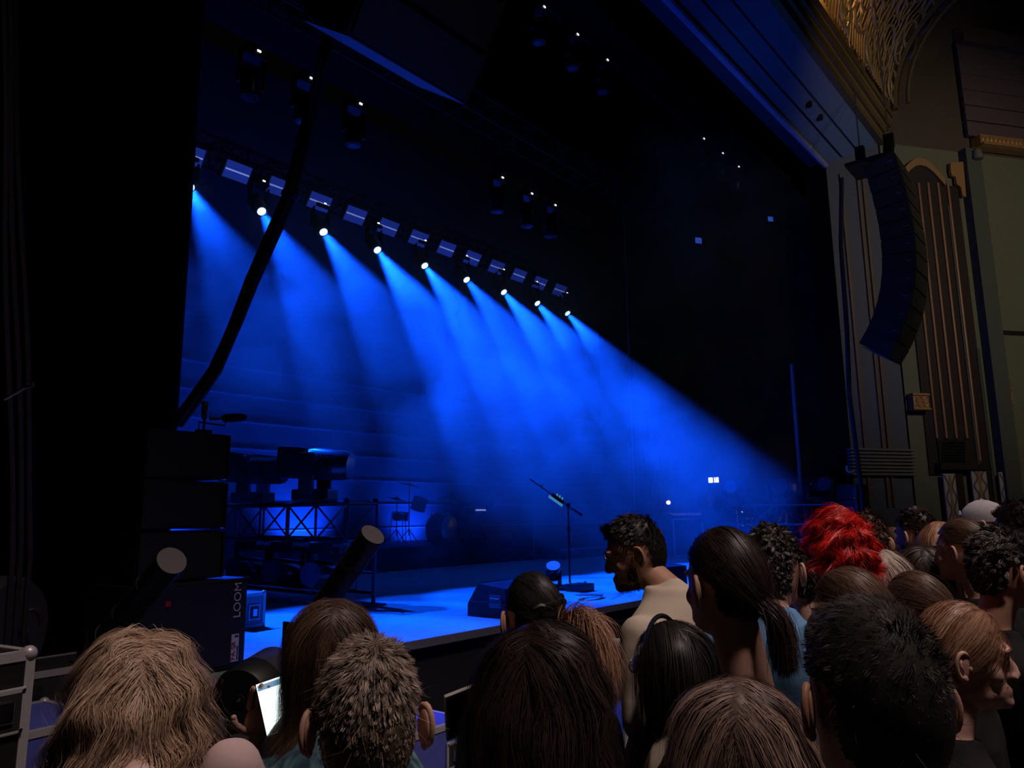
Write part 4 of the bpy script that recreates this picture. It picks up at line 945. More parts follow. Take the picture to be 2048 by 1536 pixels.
def make_hair(parent, X, k, sp, rg):
    st = sp.get('hair', 'short'); N = sp.get('n', 2500); ga = np.array(X.R.transposed() @ Vector((0, 0, -1)))
    up = -ga
    u = rg.normal(size=(N * 4, 3)); u /= np.linalg.norm(u, axis=1, keepdims=True); u = u[(u[:, 2] > hairline(u)) & ~near_ear(u)][:N]; N = len(u)
    roots = HC0 + u * HA; wd = sp.get('w', .0018); Lb = sp.get('L', .03); m = hair_mat(sp['hm'][0], *sp['hm'][1:])
    torso = (np.array([0, -.035, -.52]), np.array([.235, .160, .36])); torso = (X_torso(X, k, sp, torso[0]), torso[1])
    flow = np.array(sp.get('flow', (0, -1, -.3)), float); Vs, Qs, Sh = [], [], []
    c = cap_grid(X, k, sp.get('caplift', .014)); Vs.append(c[0]); Qs.append(c[1]); Sh.append(c[2])
    lift = rg.uniform(.03, sp.get('vol', .12), N)
    if st in ('short', 'spiky', 'curly'):
        out = sp.get('out', .45); cow = np.array(sp.get('crown', (0, -.35, .9)))
        def fn(pos, n, f):
            if sp.get('whorl'):
                t = (pos - HC0) / HA - cow; t = t - n * (t * n).sum(1, keepdims=True); t /= np.linalg.norm(t, axis=1, keepdims=True) + 1e-6
            else: t = flow[None] - n * (n @ flow)[:, None]
            r_ = n * out + t * (1 - out)
            if st == 'curly': r_ = r_ + .0
            return r_
        top = np.clip((u[:, 2] + .4) / 1.2, .25, 1) if sp.get('fade', True) else np.ones(N)
        L = Lb * rg.uniform(.6, 1.15, N) * top
        if st == 'curly': P = grow(roots, fn, L * 1.6, 7, rg, lift, wave=1.1, wfreq=12, jit=.3)
        else: P = grow(roots, fn, L, 5, rg, np.full(N, .012), jit=sp.get('jit', .18))
        P, near = clumped(P, rg, sp.get('G', N // 14), sp.get('cs', .6))
    elif st == 'long':
        px = sp.get('part', 0.0) + rg.normal(0, .007, N); back = sp.get('back', .25)
        def fn(pos, n, f):
            topn = np.clip(n @ up, 0, 1)[:, None]; lat = np.zeros_like(pos); lat[:, 0] = np.sign(pos[:, 0] - px) * .9; lat[:, 1] = -back
            d = ga[None] + lat * (topn ** 1.5) * 2.2; dn = (d * n).sum(1, keepdims=True); q = np.linalg.norm((pos - HC0) / HA, axis=1, keepdims=True)
            return d - n * np.where((dn < 0) & (q < 1.35), dn, 0)
        L = Lb * rg.uniform(.75, 1.05, N)
        if sp.get('behind', True):                                                  # keep the face free: front roots sweep back
            pass
        P = grow(roots, fn, L, sp.get('K', 11), rg, lift, wave=sp.get('wave', .08), wfreq=sp.get('wf', 14), jit=sp.get('jit', .07), torso=torso)
        P, near = clumped(P, rg, sp.get('G', N // 30), sp.get('cs', .55))
    elif st == 'pony':
        T = np.array(sp.get('tie', (0, -.105, -.01)))
        def fn(pos, n, f):
            d = T[None] - pos; d -= n * (d * n).sum(1, keepdims=True) * .7; return d / (np.linalg.norm(d, axis=1, keepdims=True) + 1e-6)
        L = np.linalg.norm(roots - T, axis=1) * 1.18
        P = grow(roots, fn, L, 8, rg, rg.uniform(.03, .025 + sp.get('vol', .05), N), jit=.03)
        P, near = clumped(P, rg, N // 25, .5)
        M = N // 2; r2 = T + rg.normal(0, .008, (M, 3)); tl = sp.get('tail', .28); od = np.array(sp.get('tdir', (0, -1, .1)))
        def fn2(pos, n, f): return od[None] * max(0, 1 - f * 2.6) + ga[None] * min(1.3, .25 + f * 1.8) + np.zeros_like(pos)
        P2 = grow(r2, fn2, tl * rg.uniform(.7, 1.05, M), 8, rg, np.full(M, .0), wave=sp.get('twave', .22), wfreq=9, jit=sp.get('tj', .16), torso=torso)
        P2, near2 = clumped(P2, rg, M // 30, .4)
        sh2 = .5 + .28 * np.sin(near2 * 7.7) + rg.normal(0, .1, M)
        v = ribbons(P2, np.full(M, wd), sh2, X, k)
        tl_ = mesh_from([v[0]], [v[1]], [v[2]], 'ponytail', m if 'hm2' not in sp else hair_mat(*sp['hm2'][:1], *sp['hm2'][1:]), parent)
        q = X(V3(T) * k); MB().lathe([(.012 * k, -.008), (.019 * k, -.004), (.019 * k, .006), (.012 * k, .01)], q, X.R @ V3(od), 14).build('hair_tie', mat(sp.get('tiem', 'black_elastic'), sp.get('tiec', (.02, .02, .02)), .7), parent)
    sh = .45 + .32 * np.sin(near * 12.9898) + rg.normal(0, .20, N)
    if sp.get('tips'): sh = sh + 0
    if sp.get('curl_amp'):                                                          # coherent curls: a smooth vector field bends whole locks
        cw = 6.28 / sp.get('cw', .085); sgrow = np.linspace(0, 1, P.shape[1])[None, :, None] ** .7; x, y, z = P[..., 0], P[..., 1], P[..., 2]
        Fx = np.sin(cw * z + 2.1 * np.sin(cw * .5 * x) + 1.3) + .5 * np.sin(cw * 1.9 * y + cw * z); Fy = np.sin(cw * .9 * z + 1.9 * np.sin(cw * .6 * y) + .4) + .5 * np.sin(cw * 2.1 * x - cw * z * .7); Fz = .6 * np.sin(cw * x + cw * .7 * y)
        P = P + sgrow * sp['curl_amp'] * np.stack([Fx, Fy, Fz], 2)
    fly = rg.random(N) < sp.get('fly', .03); P[fly] = P[fly] + (P[fly] - P[fly][:, :1]) * rg.uniform(.02, .18, (fly.sum(), 1, 1)) + np.linspace(0, 1, P.shape[1])[None, :, None] ** 2 * rg.normal(0, .02, (fly.sum(), 1, 3))
    wid = wd * rg.uniform(.6, 1.2, N); wid[fly] *= .45
    v = ribbons(P, wid, sh, X, k); Vs.append(v[0]); Qs.append(v[1]); Sh.append(v[2])
    return mesh_from(Vs, Qs, Sh, 'hair', m, parent)
def X_torso(X, k, sp, c):
    q = X.R.transposed() @ (Vector((0, -.03, sp['_sz'] - .22 * k)) - X.o); return np.array(q) / k

def person(sp):
    """one audience member: body, shirt, trousers, shoes, hair and extras, all children of an Empty on the floor"""
    rg = np.random.default_rng(sp.get('seed', 1) + 100); k = sp.get('k', 1.0); hc = at(sp['px'][0], sp['px'][1], D=sp['D'])
    fl = sp.get('floor', 0.0); byaw = radians(sp.get('body', sp['yaw'])); rot = byaw - pi / 2; fwd = np.array([cos(byaw), sin(byaw)]); lead = sp.get('lead', .045) * k
    loc = (hc[0] - fwd[0] * lead, hc[1] - fwd[1] * lead, fl)
    t = thing('person', sp['label'], 'person', loc, rot, sp.get('group'))
    hz = hc[2] - fl; sz = hz - sp.get('sd', .24) * k; sp['_sz'] = sz
    Rh = rz(radians(sp['yaw']) - byaw) @ rx(radians(-sp.get('down', 0))) @ ry(radians(sp.get('tilt', 0)))
    X = Frame((0, lead, hz), Rh); sw = sp.get('sw', .185) * k; hip = sz * .635; knee = sz * .335; vox = sp.get('vox', .012)
    # arms: default hang; otherwise given as (shoulder->elbow->wrist) local offsets from shoulder
    arms = []
    for s, key in ((-1, 'left'), (1, 'right')):
        sh = Vector((s * sw, -.015, sz - .072 * k + sp.get('shrug_' + key, 0)))
        a = sp.get(key); ap = sp.get(key + '_px')
        if ap:                                                                       # elbow, wrist, palm normal and hand direction given in the world
            Ri = rz(-rot); W_ = lambda q: Ri @ (Vector(at(q[0], q[1], D=q[2])) - Vector(loc)); el, wr = W_(ap[0]), W_(ap[1]); a = (0, 0, Ri @ Vector(ap[2]), Ri @ Vector(ap[3]), ap[4])
        elif a: el, wr = sh + Vector(a[0]), sh + Vector(a[0]) + Vector(a[1])
        else: el, wr = sh + Vector((s * .05, -.02, -.29 * k)), sh + Vector((s * .045, .07, -.53 * k))
        arms.append((s, sh, el, wr, a))
    T = [(hip - .08, .155, .10, .125), (hip, .172, .105, .12), (hip + .1, .165, .105, .105), (sz - .36 * k, .148, .10, .09), (sz - .22 * k, .168, .115, .105), (sz - .12 * k, .178, .11, .115), (sz - .05 * k, .172, .085, .105), (sz - .005 * k, .125, .062, .09), (sz + .03 * k, .078, .055, .075), (sz + .06 * k, .058, .052, .062)]
    bw = sp.get('bw', 1.0)
    def torso(mb, o=0.0, z0=-9, top=True):
        loft(mb, [(z, w_ * k * bw + o, f * k * bw + o, b * k * bw + o, 0, -.02) for z, w_, f, b in T if z >= z0 and (top or z < sz + .07 * k)])
    mb = MB(); torso(mb); nk = X(Vector((0, -.02, -.07)) * k)
    limb(mb, [(0, -.03, sz - .02), (0, -.028, sz + .04 * k), nk], [.066 * k, .055 * k, .055 * k], 16); head_shape(mb, X, k, sp.get('jaw', 1.0))
    ex = MB(); ear_shape(ex, X, k)
    for s, sh, el, wr, a in arms:
        limb(mb, [sh, sh.lerp(el, .5), el, el.lerp(wr, .3), wr], [.052 * k, .047 * k, .038 * k, .037 * k, .025 * k])
        d = (wr - el).normalized(); nr = a[2] if a and len(a) > 2 else Vector((-s, 0, 0)); hand_shape(ex, wr, a[3] if a and len(a) > 3 else d, nr, k, sp.get('curl', .4), a[4] if a and len(a) > 4 else s)
    for s in (-1, 1):
        limb(mb, [(s * .085 * k, -.02, hip - .02), (s * .09 * k, -.005, knee), (s * .095 * k, -.03, .10)], [.085 * k, .056 * k, .042 * k]); mb.ell((s * .1 * k, .035, .045), (.042, .12, .04))
    if sp.get('eyes'):
        for s in (-1, 1):
            ex.mi = 1; ex.ell(X(Vector((s * .031, .0735, .003)) * k), (.0115 * k,) * 3, X.R, 12, 8); ex.mi = 2; ex.ell(X(Vector((s * .031, .0815, .003)) * k), (.006 * k, .005 * k, .006 * k), X.R, 10, 6); ex.mi = 0
    link_mesh(remesh(mb, vox, 5 if vox < .008 else 4), 'body', [SKIN[sp.get('skin', 'fair')], mat('eye_white', (.6, .58, .56), .3), mat('eye_iris', (.03, .025, .02), .2)], t, ex)
    # shirt
    sc = sp.get('shirt', (.02, .02, .02)); sm = sp.get('shirtm') or mat('shirt_%d_%d_%d' % tuple(int(v * 255) for v in sc), sc, .9, var=.15, scale=9, bump=.15, spec=.15)
    mb = MB(); o = .018; torso(mb, o, hip - .06, False); limb(mb, [(0, -.03, sz + .0), (0, -.028, sz + sp.get('collar', .022) * k)], [.082 * k, .066 * k], 16)
    for s, sh, el, wr, a in arms:
        e = sh.lerp(el, sp.get('sleeve', .75)); pts = [sh, sh.lerp(e, .5), e]; rs = [.062 * k, .060 * k, .058 * k]
        if sp.get('longsleeve'): pts = [sh, sh.lerp(el, .5), el, el.lerp(wr, .5), wr]; rs = [.062 * k, .058 * k, .050 * k, .045 * k, .036 * k]
        limb(mb, pts, rs)
    so = link_mesh(remesh(mb, max(vox, .012), 4), sp.get('garment', 'shirt'), sm, t, wrinkle=.0022)
    # trousers and shoes
    mb = MB(); loft(mb, [(hip - .10, .165 * k, .11 * k, .13 * k, 0, -.02), (hip, .178 * k, .115 * k, .13 * k, 0, -.02), (hip + .07, .172 * k, .11 * k, .115 * k, 0, -.02)])
    for s in (-1, 1): limb(mb, [(s * .085 * k, -.02, hip - .03), (s * .09 * k, -.005, knee), (s * .095 * k, -.03, .09)], [.095 * k, .068 * k, .058 * k])
    link_mesh(remesh(mb, .016, 3), 'trousers', mat('dark_denim', (.02, .022, .035), .9, scale=80), t)
    for s in (-1, 1): MB().ell((s * .1 * k, .04, .045), (.05, .135, .046)).build('shoe', RUBBER, t, True)
    if sp.get('hm'): make_hair(t, X, k, sp, rg)
    for f in sp.get('extra', []): f(t, X, k, sp)
    return t
# ---- extras
def glasses(t, X, k, sp):
    m = mat('spectacle_frame', (.03, .025, .02), .3); g = None
    for s in (-1, 1):
        o = MB().tube([X(Vector((s * .033 + .024 * cos(q), .103, .001 + .019 * sin(q))) * k) for q in [j * pi / 8 for j in range(17)]], .0018, n=6).build('spectacle_rim', m, t, True)
        MB().tube([X(Vector((s * .057, .101, .006)) * k), X(Vector((s * .078, .05, .006)) * k), X(Vector((s * .084, -.005, .004)) * k), X(Vector((s * .083, -.02, -.012)) * k)], .0018, n=6).build('spectacle_arm', m, t, True)
        MB().lathe([(.0235 * k, -.0006), (.0235 * k, .0006)], X(Vector((s * .033, .103, .001)) * k), X.R @ Vector((0, 1, 0)), 18).build('spectacle_lens', mat('lens_glass', (.25, .28, .32), .05, spec=.8), o)
    MB().tube([X(Vector((-.009, .105, .006)) * k), X(Vector((.009, .105, .006)) * k)], .0018, n=6).build('spectacle_bridge', m, t, True)
def brows(t, X, k, sp):
    for s in (-1, 1): MB().tube([X(Vector((s * x, y, z)) * k) for x, y, z in ((.012, .101, .020), (.03, .099, .026), (.05, .086, .021))], [.003, .0035, .002], n=6).build('eyebrow', hair_mat(sp['hm'][0], *sp['hm'][1:]), t, True)
def beard(t, X, k, sp):
    rg = np.random.default_rng(5); n = sp.get('beard_n', 1800)
    a = rg.uniform(-1.4, 1.4, n); z = rg.uniform(-.118, -.04, n)
    zz = np.array([-.12, -.102, -.08, -.05, -.02]); ww = np.interp(z, zz, [.02, .049, .064, .073, .077]); ff = np.interp(z, zz, [.075, .088, .091, .088, .09])
    P = np.stack([ww * np.sin(a), ff * np.cos(a) * np.where(np.abs(a) < 1.57, 1, .4), z], 1)
    keep = (np.abs(a) > 1.0) | (z < -.088) | ((np.abs(P[:, 0]) < .026) & (z > -.062) & (z < -.052)); P = P[keep]
    d = np.stack([P[:, 0] * 3, P[:, 1] * 2 + .02, -np.ones(len(P)) * .25], 1); d /= np.linalg.norm(d, axis=1, keepdims=True); L = rg.uniform(.006, .011, (len(P), 1))
    path = np.stack([P, P + d * L * .5, P + d * L + np.array([0, 0, -.002])], 1); v = ribbons(path, np.full(len(P), .0028), rg.uniform(0, .6, len(P)), X, k)
    mesh_from([v[0]], [v[1]], [v[2]], 'beard', hair_mat(sp['hm'][0], *sp['hm'][1:]), t)

BLACKH = ('black_hair', (.006, .005, .005), (.045, .04, .038)); DBROWN = ('dark_brown_hair', (.012, .007, .006), (.055, .036, .03)); BROWN_H = ('brown_hair', (.035, .018, .012), (.13, .075, .05))
MBROWN = ('mid_brown_hair', (.05, .027, .018), (.20, .12, .085)); BLOND = ('blonde_hair', (.30, .18, .105), (.80, .60, .45)); ASHB = ('ash_blonde_hair', (.30, .24, .19), (.66, .56, .48)); GREYB = ('grey_brown_hair', (.07, .05, .038), (.40, .31, .25))
SALT = ('salt_and_pepper_hair', (.02, .018, .017), (.20, .18, .165)); RED = ('bright_red_hair', (.42, .008, .008), (.9, .03, .02)); COPPER = ('strawberry_blonde_hair', (.20, .09, .05), (.55, .34, .22)); HILITE = ('highlighted_brown_hair', (.05, .028, .022), (.40, .28, .23))
def tiedye():
    m = bpy.data.materials.new('teal_tie_dye'); m.use_nodes = True; nt = m.node_tree; b = nt.nodes['Principled BSDF']; b.inputs['Roughness'].default_value = .9
    tc = nt.nodes.new('ShaderNodeTexCoord'); nz = nt.nodes.new('ShaderNodeTexNoise'); nz.inputs['Scale'].default_value = 7; nz.inputs['Distortion'].default_value = 2.5; cr = nt.nodes.new('ShaderNodeValToRGB')
    cr.color_ramp.elements[0].position = .42; cr.color_ramp.elements[0].color = (.012, .05, .08, 1); cr.color_ramp.elements[1].position = .72; cr.color_ramp.elements[1].color = (.17, .33, .38, 1)
    nt.links.new(tc.outputs['Object'], nz.inputs['Vector']); nt.links.new(nz.outputs['Fac'], cr.inputs[0]); nt.links.new(cr.outputs[0], b.inputs['Base Color']); return m
# 1 blonde woman at the left
person(dict(label='woman with tousled blonde hair and pale pink top at the left', px=(275, 1398), D=1.5, yaw=62, k=.96, sd=.165, lead=.08, seed=1, down=22, hair='long', n=14000, L=.46, K=15, vol=.42, wave=.10, jit=.12, cs=.6, G=150, fly=.12, w=.0015, curl_amp=.024, cw=.11, hm=BLOND, shirt=(.62, .46, .46), shrug_right=.10, right=((.10, .16, -.2), (-.1, .2, .0)), part=.01))
# 2 woman with phone
def phone(t, X, k, sp):
    pass
p2 = person(dict(label='woman with straight brown hair and teal tie-dye top holding a lit phone', px=(664, 1296), D=2.05, yaw=52, body=56, seed=2, down=14, hair='long', n=7500, L=.44, vol=.16, wave=.03, jit=.045, cs=.5, G=260, fly=.06, w=.0017, hm=BROWN_H, shirtm=tiedye(), sw=.18, bw=1.05, sleeve=.8, right=((.16, .02, -.25), (-.05, .2, .02)), left_px=((470, 1640, 2.0), (516, 1474, 2.07), tuple(-FW * .9 + RT * .45), tuple(UP * .97 + RT * .10), -1), curl=.25))
# 3 spiky man
person(dict(label='man with short spiky grey-brown hair and bare ears seen from behind', px=(736, 1442), D=1.14, k=0.950, yaw=51, seed=3, vox=.009, hair='short', n=7500, L=.025, out=.30, whorl=True, crown=(.12, -.25, .95), jit=.22, cs=.6, G=650, w=.0014, hm=GREYB, caplift=.012, skin='fair', shirt=(.25, .3, .33)))
# 4 dark haired woman
person(dict(label='woman with long dark brown hair in the centre foreground', px=(1068, 1388), D=1.58, k=1.090, yaw=42, seed=4, hair='long', n=12000, L=.48, vol=.36, wave=.06, jit=.09, cs=.6, G=150, fly=.08, w=.0016, curl_amp=.013, cw=.13, hm=DBROWN, shirt=(.015, .014, .015), part=-.02, left=((-.10, .10, -.17), (-.06, .17, .02), (.9, -.3, 0), (-.05, .3, .9), -1)))
# 5 woman with dark crown and fair lengths
def plait(t, X, k, sp):
    c = [X(Vector((.075 * cos(q), -.085 * sin(q) - .02, .055 - .012 * q)) * k) for q in [.1 + j * .17 for j in range(12)]]
    mb = MB()
    for f in (0, pi): mb.tube([q + X.R @ Vector((.010 * cos(j * 1.1 + f), .0, .010 * sin(j * 1.1 + f))) for j, q in enumerate(c)], [.004] + [.011] * 10 + [.006], n=8)
    mb.build('twisted_plait', hair_mat(DBROWN[0], *DBROWN[1:]), t, True)
person(dict(label='woman with twisted dark hair and fair lengths behind the long dark haired woman', px=(1063, 1236), D=2.2, yaw=62, seed=5, hair='pony', tie=(.055, -.085, -.005), tail=.34, tdir=(.6, -.5, .35), vol=.05, n=4500, tj=.22, twave=.1, w=.0019, hm=BLACKH, hm2=COPPER, shirt=(.016, .016, .018), sw=.185, bw=1.1, extra=[plait]))
# 6 cream shirt man
def quiff(t, X, k, sp):
    rg = np.random.default_rng(3); n = 900; r0 = np.stack([rg.uniform(-.045, .045, n), rg.uniform(.055, .085, n), rg.uniform(.075, .095, n)], 1)
    def fn(pos, nn, f): return np.array([0, .45 - f * .7, .8]) + np.zeros_like(pos)
    P = grow(r0, fn, .036 * rg.uniform(.7, 1.1, n), 5, rg, np.full(n, .02), jit=.15); P, near = clumped(P, rg, 60, .5)
    v = ribbons(P, np.full(n, .0022), .3 + rg.normal(0, .15, n), X, k); mesh_from([v[0]], [v[1]], [v[2]], 'quiff', hair_mat(BLACKH[0], *BLACKH[1:]), t)
person(dict(label='man in a cream shirt with black quiff, glasses and beard in profile', sd=.165, lead=.10, collar=.028, px=(1270, 1106), D=2.6, yaw=124, body=92, down=14, seed=6, vox=.0065, eyes=True, hair='short', n=4500, L=.024, out=.3, flow=(0, .6, -.5), jit=.15, w=.0018, hm=BLACKH, shirt=(.52, .45, .36), skin='tan', sw=.20, bw=1.08, sleeve=.85, caplift=.02, extra=[quiff, glasses, beard, brows]))
# 7 headband woman
def headband(t, X, k, sp):
    c = [X(Vector((.092 * cos(q), .018 + .01 * sin(q), .012 + .128 * sin(q))) * k) for q in [.1 + j * (pi - .2) / 24 for j in range(25)]]
    MB().tube(c, .006, n=8).build('headband', BMET, t, True)
    mb = MB()
    for j in range(24):
        for f in (.25, .75): mb.ell(c[j].lerp(c[j + 1], f) + (c[j] - X.o).normalized() * .005, (.0032,) * 3, None, 6, 5)
    mb.build('headband_crystals', mat('crystal', (.9, .9, .95), .1, 1.0), t)
person(dict(label='woman with smooth black hair, sparkly headband and glasses', px=(1342, 1338), D=2.1, yaw=82, seed=7, vox=.009, hair='long', n=6000, L=.30, vol=.07, wave=.02, jit=.03, cs=.4, G=200, fly=.02, w=.0018, hm=BLACKH, back=.9, shirt=(.04, .045, .055), skin='tan', extra=[headband, glasses]))
# 8 ponytail woman
person(dict(label='tall woman with dark brown low ponytail in a pale hair tie', px=(1448, 1168), D=1.78, yaw=68, seed=8, vox=.009, hair='pony', tie=(.012, -.108, -.04), tail=.17, tj=.10, twave=.12, tdir=(.05, -1, -.2), vol=.08, n=6500, w=.0019, hm=DBROWN, tiem='pale_scrunchie', tiec=(.5, .47, .48), shirt=(.03, .03, .034), skin='fair', sd=.30))
# 9 curly man in blue
person(dict(label='man with curly salt and pepper hair and light blue t-shirt', px=(1545, 1140), D=2.35, yaw=6, seed=9, vox=.009, hair='curly', n=5000, L=.022, out=.5, jit=.4, cs=.8, G=350, w=.0026, hm=SALT, shirt=(.13, .28, .50), skin='pink', collar=.012, sd=.165))
# 10 red hair
person(dict(label='person with bright red tousled hair and red jacket', px=(1682, 1106), D=2.6, yaw=42, seed=10, hair='long', n=7500, L=.125, vol=.34, wave=.25, wf=9, jit=.22, cs=.66, G=120, fly=.12, part=.05, back=-.4, w=.0022, curl_amp=.016, cw=.07, hm=RED, shirt=(.45, .02, .02), collar=.05, caplift=.1))
# 11 .. crowd on the right
person(dict(label='man with wavy brown hair behind the red haired person', px=(1735, 1087), D=3.3, yaw=30, seed=11, hair='curly', n=2500, L=.026, out=.4, jit=.3, w=.0034, hm=BROWN_H, shirt=(.03, .03, .035)))
person(dict(label='woman with long ash blonde hair right of the red haired person', px=(1768, 1165), D=2.8, k=0.933, yaw=20, seed=12, hair='long', n=3000, L=.4, vol=.12, wave=.03, jit=.03, w=.003, hm=ASHB, shirt=(.05, .05, .06)))
person(dict(label='woman with brown hair in profile below the red haired person', px=(1700, 1232), D=2.12, k=1.034, yaw=100, seed=13, vox=.009, hair='pony', tie=(0, -.1, -.05), tail=.2, vol=.06, n=4500, w=.002, hm=MBROWN, shirt=(.04, .035, .04), skin='pink', eyes=True))
person(dict(label='woman with swept back brown hair and loose ponytail', px=(1832, 1228), D=2.25, k=0.938, yaw=75, seed=14, hair='pony', tie=(.02, -.105, .0), tail=.24, tdir=(.4, -.9, .1), vol=.07, n=4500, tj=.25, w=.0022, hm=MBROWN, shirt=(.02, .02, .02)))
person(dict(label='man with thick dark hair nearest the camera at the lower right', px=(1748, 1400), D=.99, yaw=42, seed=15, vox=.009, hair='short', n=11000, L=.026, out=.16, flow=(-.3, .5, -.25), jit=.16, cs=.5, G=800, w=.0015, hm=('soft_black_hair', (.012, .010, .010), (.075, .06, .055), .62), shirt=(.015, .015, .018), skin='tan', caplift=.05))
person(dict(label='woman with strawberry blonde hair smiling in profile to the right', px=(1925, 1312), D=1.85, yaw=-76, body=-40, seed=16, vox=.0065, eyes=True, hair='pony', tie=(.02, -.09, -.075), tail=.2, vol=.05, n=6500, w=.0016, hm=COPPER, shirt=(.012, .012, .013), skin='pink', extra=[brows]))
person(dict(label='woman with long highlighted hair nearest the camera at the bottom', px=(1482, 1512), D=1.22, k=0.938, yaw=22, seed=17, hair='long', n=13000, L=.4, vol=.2, wave=.05, jit=.06, cs=.55, G=170, fly=.05, w=.0015, curl_amp=.008, cw=.12, hm=HILITE, shirt=(.09, .10, .12)))
person(dict(label='girl with brown hair in profile between the taller heads', px=(1786, 1102), D=4.2, yaw=95, seed=18, vox=.009, eyes=True, hair='pony', n=2000, w=.004, hm=BROWN_H, shirt=(.1, .1, .12), skin='pink'))
person(dict(label='man with dark hair and beard in front of the green wall', px=(1832, 1072), D=3.75, yaw=68, seed=19, vox=.009, hair='short', n=3500, L=.03, out=.4, flow=(.2, .6, .1), jit=.25, w=.003, hm=DBROWN, shirt=(.03, .03, .03), extra=[beard]))
person(dict(label='woman with long dark hair below the bearded man', px=(1850, 1158), D=3.25, k=1.102, yaw=15, seed=20, hair='long', n=3500, L=.42, vol=.1, wave=.04, jit=.04, w=.003, hm=DBROWN, shirt=(.03, .03, .03)))
person(dict(label='person with dark brown tied up hair and black t-shirt', px=(1925, 1103), D=3.05, yaw=75, seed=21, vox=.009, hair='pony', tie=(0, -.115, .035), tail=.08, tdir=(0, -1, .3), n=3500, w=.0026, hm=BROWN_H, shirt=(.012, .012, .015), skin='fair'))
def cap(t, X, k, sp):
    m = mat('pale_grey_cotton', (.36, .36, .38), .9, scale=60); mb = MB(); n = 24
    loft(mb, [(z * k, w_ * k, f * k, b * k, 0, -.002) for z, w_, f, b in ((.018, .087, .103, .108), (.05, .088, .104, .108), (.085, .078, .09, .095), (.112, .055, .062, .07), (.128, .025, .03, .03), (.132, .006, .006, .006))], X); c = mb.build('cap_crown', m, t, True)
    a = [X(Vector((.078 * sin(q), .03 + .075 * cos(q), .026)) * k) for q in [-1.25 + j * .25 for j in range(11)]]; b = [X(Vector((.082 * sin(q), .03 + .155 * cos(q), .006)) * k) for q in [-1.25 + j * .25 for j in range(11)]]
    MB().strip(a, b, X.R @ Vector((0, 0, .005))).build('cap_peak', m, t, True); MB().ell(X(Vector((0, 0, .133)) * k), (.008, .008, .005)).build('cap_button', m, t)
    MB().box(X(Vector((-.0, .104, .065)) * k), (.04, .004, .022), X.R).build('cap_logo', mat('white_embroidery', (.6, .6, .62), .8), c)
person(dict(label='man in a pale grey baseball cap', px=(1968, 1050), D=3.95, yaw=92, seed=22, vox=.0075, eyes=True, hair='short', n=1500, L=.008, out=.2, w=.003, hm=BROWN_H, shirt=(.06, .06, .07), skin='pink', extra=[cap]))
person(dict(label='man with dark hair at the right picture edge behind the cap wearer', px=(2036, 1068), D=3.2, yaw=60, seed=23, hair='short', n=3000, L=.035, out=.4, w=.003, hm=DBROWN, shirt=(.02, .02, .02)))
person(dict(label='man with curly black hair cropped at the right picture edge', px=(2008, 1142), D=2.65, k=1.060, yaw=-45, seed=24, vox=.009, hair='curly', n=5500, L=.034, out=.5, jit=.45, cs=.8, G=300, w=.0026, hm=SALT, shirt=(.01, .01, .012), skin='tan'))
person(dict(label='person with fair hair and mustard top between two dark heads', px=(1880, 1100), D=3.45, yaw=40, seed=25, hair='long', n=2500, L=.2, vol=.1, w=.003, hm=COPPER, shirt=(.5, .3, .06)))
person(dict(label='dark haired person in a white t-shirt left of the red haired person', px=(1606, 1160), D=3.4, k=1.097, yaw=50, seed=26, hair='short', n=2500, L=.03, w=.003, hm=BLACKH, shirt=(.45, .47, .52), skin='pink'))
# crew in the right wing
crew = dict(hair='short', n=700, L=.02, w=.006, vox=.014)
for i, (px, D, yw, lab, hmx, sh) in enumerate((((1422, 998), 18.6, 215, 'crew member with a shaved head behind the monitor desk', ('fair_crop', (.3, .25, .2), (.5, .42, .36)), (.05, .05, .06)), ((1546, 966), 18.9, 150, 'crew member with a dark cap bending over the racks', BLACKH, (.06, .06, .07)), ((1588, 974), 18.4, 190, 'crew member in dark clothes beside the far moving head', BROWN_H, (.04, .04, .05)))):
    person(dict(crew, label=lab, px=px, D=D, yaw=yw, floor=SZ, seed=40 + i, hm=hmx, shirt=sh, skin='pink'))
# phone in the hand of the tie-dye woman
pc = Vector(at(549, 1412, D=2.02)); nrm = (Vector(CAM) - pc).normalized(); upv = (Vector(UP) * .96 + Vector(RT) * -.22).normalized(); upv = (upv - nrm * upv.dot(nrm)).normalized(); sd_ = upv.cross(nrm); Rp = Matrix((sd_, upv, nrm)).transposed()
t = thing('smartphone', 'smartphone with a glowing white screen held by the tie-dye woman', 'phone', pc); t.rotation_euler = (Rp @ rx(-.35)).to_euler()
MB().bbox((0, 0, 0), (.074, .15, .009), .004).build('case', BMET, t)
MB().box((0, 0, .0048), (.068, .142, .0008)).build('screen', mat('phone_screen', (.8, .9, .9), .3, emit=(.85, 1.0, .97), es=1.6), t)
MB().box((0, .058, .0054), (.064, .016, .0006)).build('status_bar', mat('phone_bar', (.2, .35, .5), .3, emit=(.12, .25, .4), es=1.0), t)
pc2 = Vector(at(922, 1425, D=1.62)); t = thing('smartphone', 'dark smartphone held by the long dark haired woman', 'phone', pc2); t.rotation_euler = (Rp @ rx(.9)).to_euler()
MB().bbox((0, 0, 0), (.074, .15, .009), .004).build('case', mat('silver_case', (.35, .33, .33), .4), t); MB().box((0, 0, .005), (.066, .14, .0008)).build('screen', mat('dark_glass', (.02, .02, .03), .1), t)

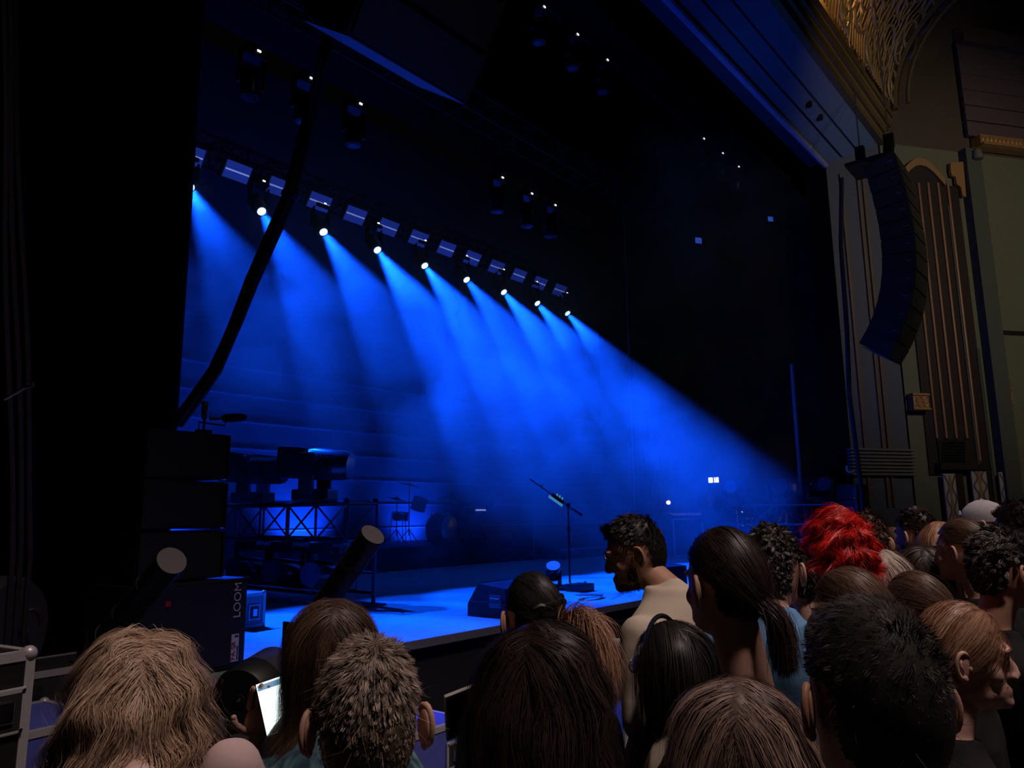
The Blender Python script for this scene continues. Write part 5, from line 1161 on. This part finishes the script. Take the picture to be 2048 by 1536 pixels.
# ================================================================== HAZE (last: fills the stage house)
def haze():
    o = MB().box((11.2, 10.2, 5.2), (20.4, 9.2, 8.8)).build('stage_haze', None)
    o.data.materials.clear()
    m = bpy.data.materials.new('stage_haze'); m.use_nodes = True; nt = m.node_tree; N = nt.nodes; N.clear()
    out = N.new('ShaderNodeOutputMaterial'); v = N.new('ShaderNodeVolumeScatter'); v.inputs['Anisotropy'].default_value = .25
    v.inputs['Color'].default_value = (1, 1, 1, 1)
    tc = N.new('ShaderNodeTexCoord'); mp = N.new('ShaderNodeMapping'); mp.inputs['Scale'].default_value = (1, 1, 1.25)
    nz = N.new('ShaderNodeTexNoise'); nz.inputs['Scale'].default_value = .5; nz.inputs['Detail'].default_value = 3.5; nz.inputs['Roughness'].default_value = .55; nz.inputs['Distortion'].default_value = .5
    nt.links.new(tc.outputs['Object'], mp.inputs['Vector']); nt.links.new(mp.outputs['Vector'], nz.inputs['Vector'])
    mr = N.new('ShaderNodeMapRange'); mr.inputs[1].default_value = .42; mr.inputs[2].default_value = .63; mr.inputs[3].default_value = .020; mr.inputs[4].default_value = .20
    nt.links.new(nz.outputs['Fac'], mr.inputs[0])
    # the haze drifts in from upstage right and thins out towards the near left of the stage
    sx = N.new('ShaderNodeSeparateXYZ'); nt.links.new(tc.outputs['Object'], sx.inputs[0])
    ma = N.new('ShaderNodeMath'); ma.operation = 'MULTIPLY_ADD'; ma.inputs[1].default_value = .45; nt.links.new(sx.outputs[0], ma.inputs[0]); nt.links.new(sx.outputs[1], ma.inputs[2])
    fd = N.new('ShaderNodeMapRange'); fd.interpolation_type = 'SMOOTHSTEP'; fd.inputs[1].default_value = 11.4; fd.inputs[2].default_value = 12.6; nt.links.new(ma.outputs[0], fd.inputs[0])
    mu = N.new('ShaderNodeMath'); mu.operation = 'MULTIPLY'; nt.links.new(mr.outputs[0], mu.inputs[0]); nt.links.new(fd.outputs[0], mu.inputs[1]); 
    lo = N.new('ShaderNodeMapRange'); lo.interpolation_type = 'SMOOTHSTEP'; lo.inputs[1].default_value = 1.0; lo.inputs[2].default_value = 3.6; lo.inputs[3].default_value = .42; lo.inputs[4].default_value = 1.0; nt.links.new(sx.outputs[2], lo.inputs[0])
    rw = N.new('ShaderNodeMapRange'); rw.interpolation_type = 'SMOOTHSTEP'; rw.inputs[1].default_value = 15.2; rw.inputs[2].default_value = 18.0; rw.inputs[3].default_value = 1.0; rw.inputs[4].default_value = .35; nt.links.new(sx.outputs[0], rw.inputs[0])
    m3 = N.new('ShaderNodeMath'); m3.operation = 'MULTIPLY'; nt.links.new(lo.outputs[0], m3.inputs[0]); nt.links.new(rw.outputs[0], m3.inputs[1])
    m2 = N.new('ShaderNodeMath'); m2.operation = 'MULTIPLY'; nt.links.new(mu.outputs[0], m2.inputs[0]); nt.links.new(m3.outputs[0], m2.inputs[1]); nt.links.new(m2.outputs[0], v.inputs['Density'])
    nt.links.new(v.outputs[0], out.inputs['Volume']); o.data.materials.append(m)
    tag(o, 'drifting blue lit haze filling the stage', 'haze', kind='stuff')
haze()
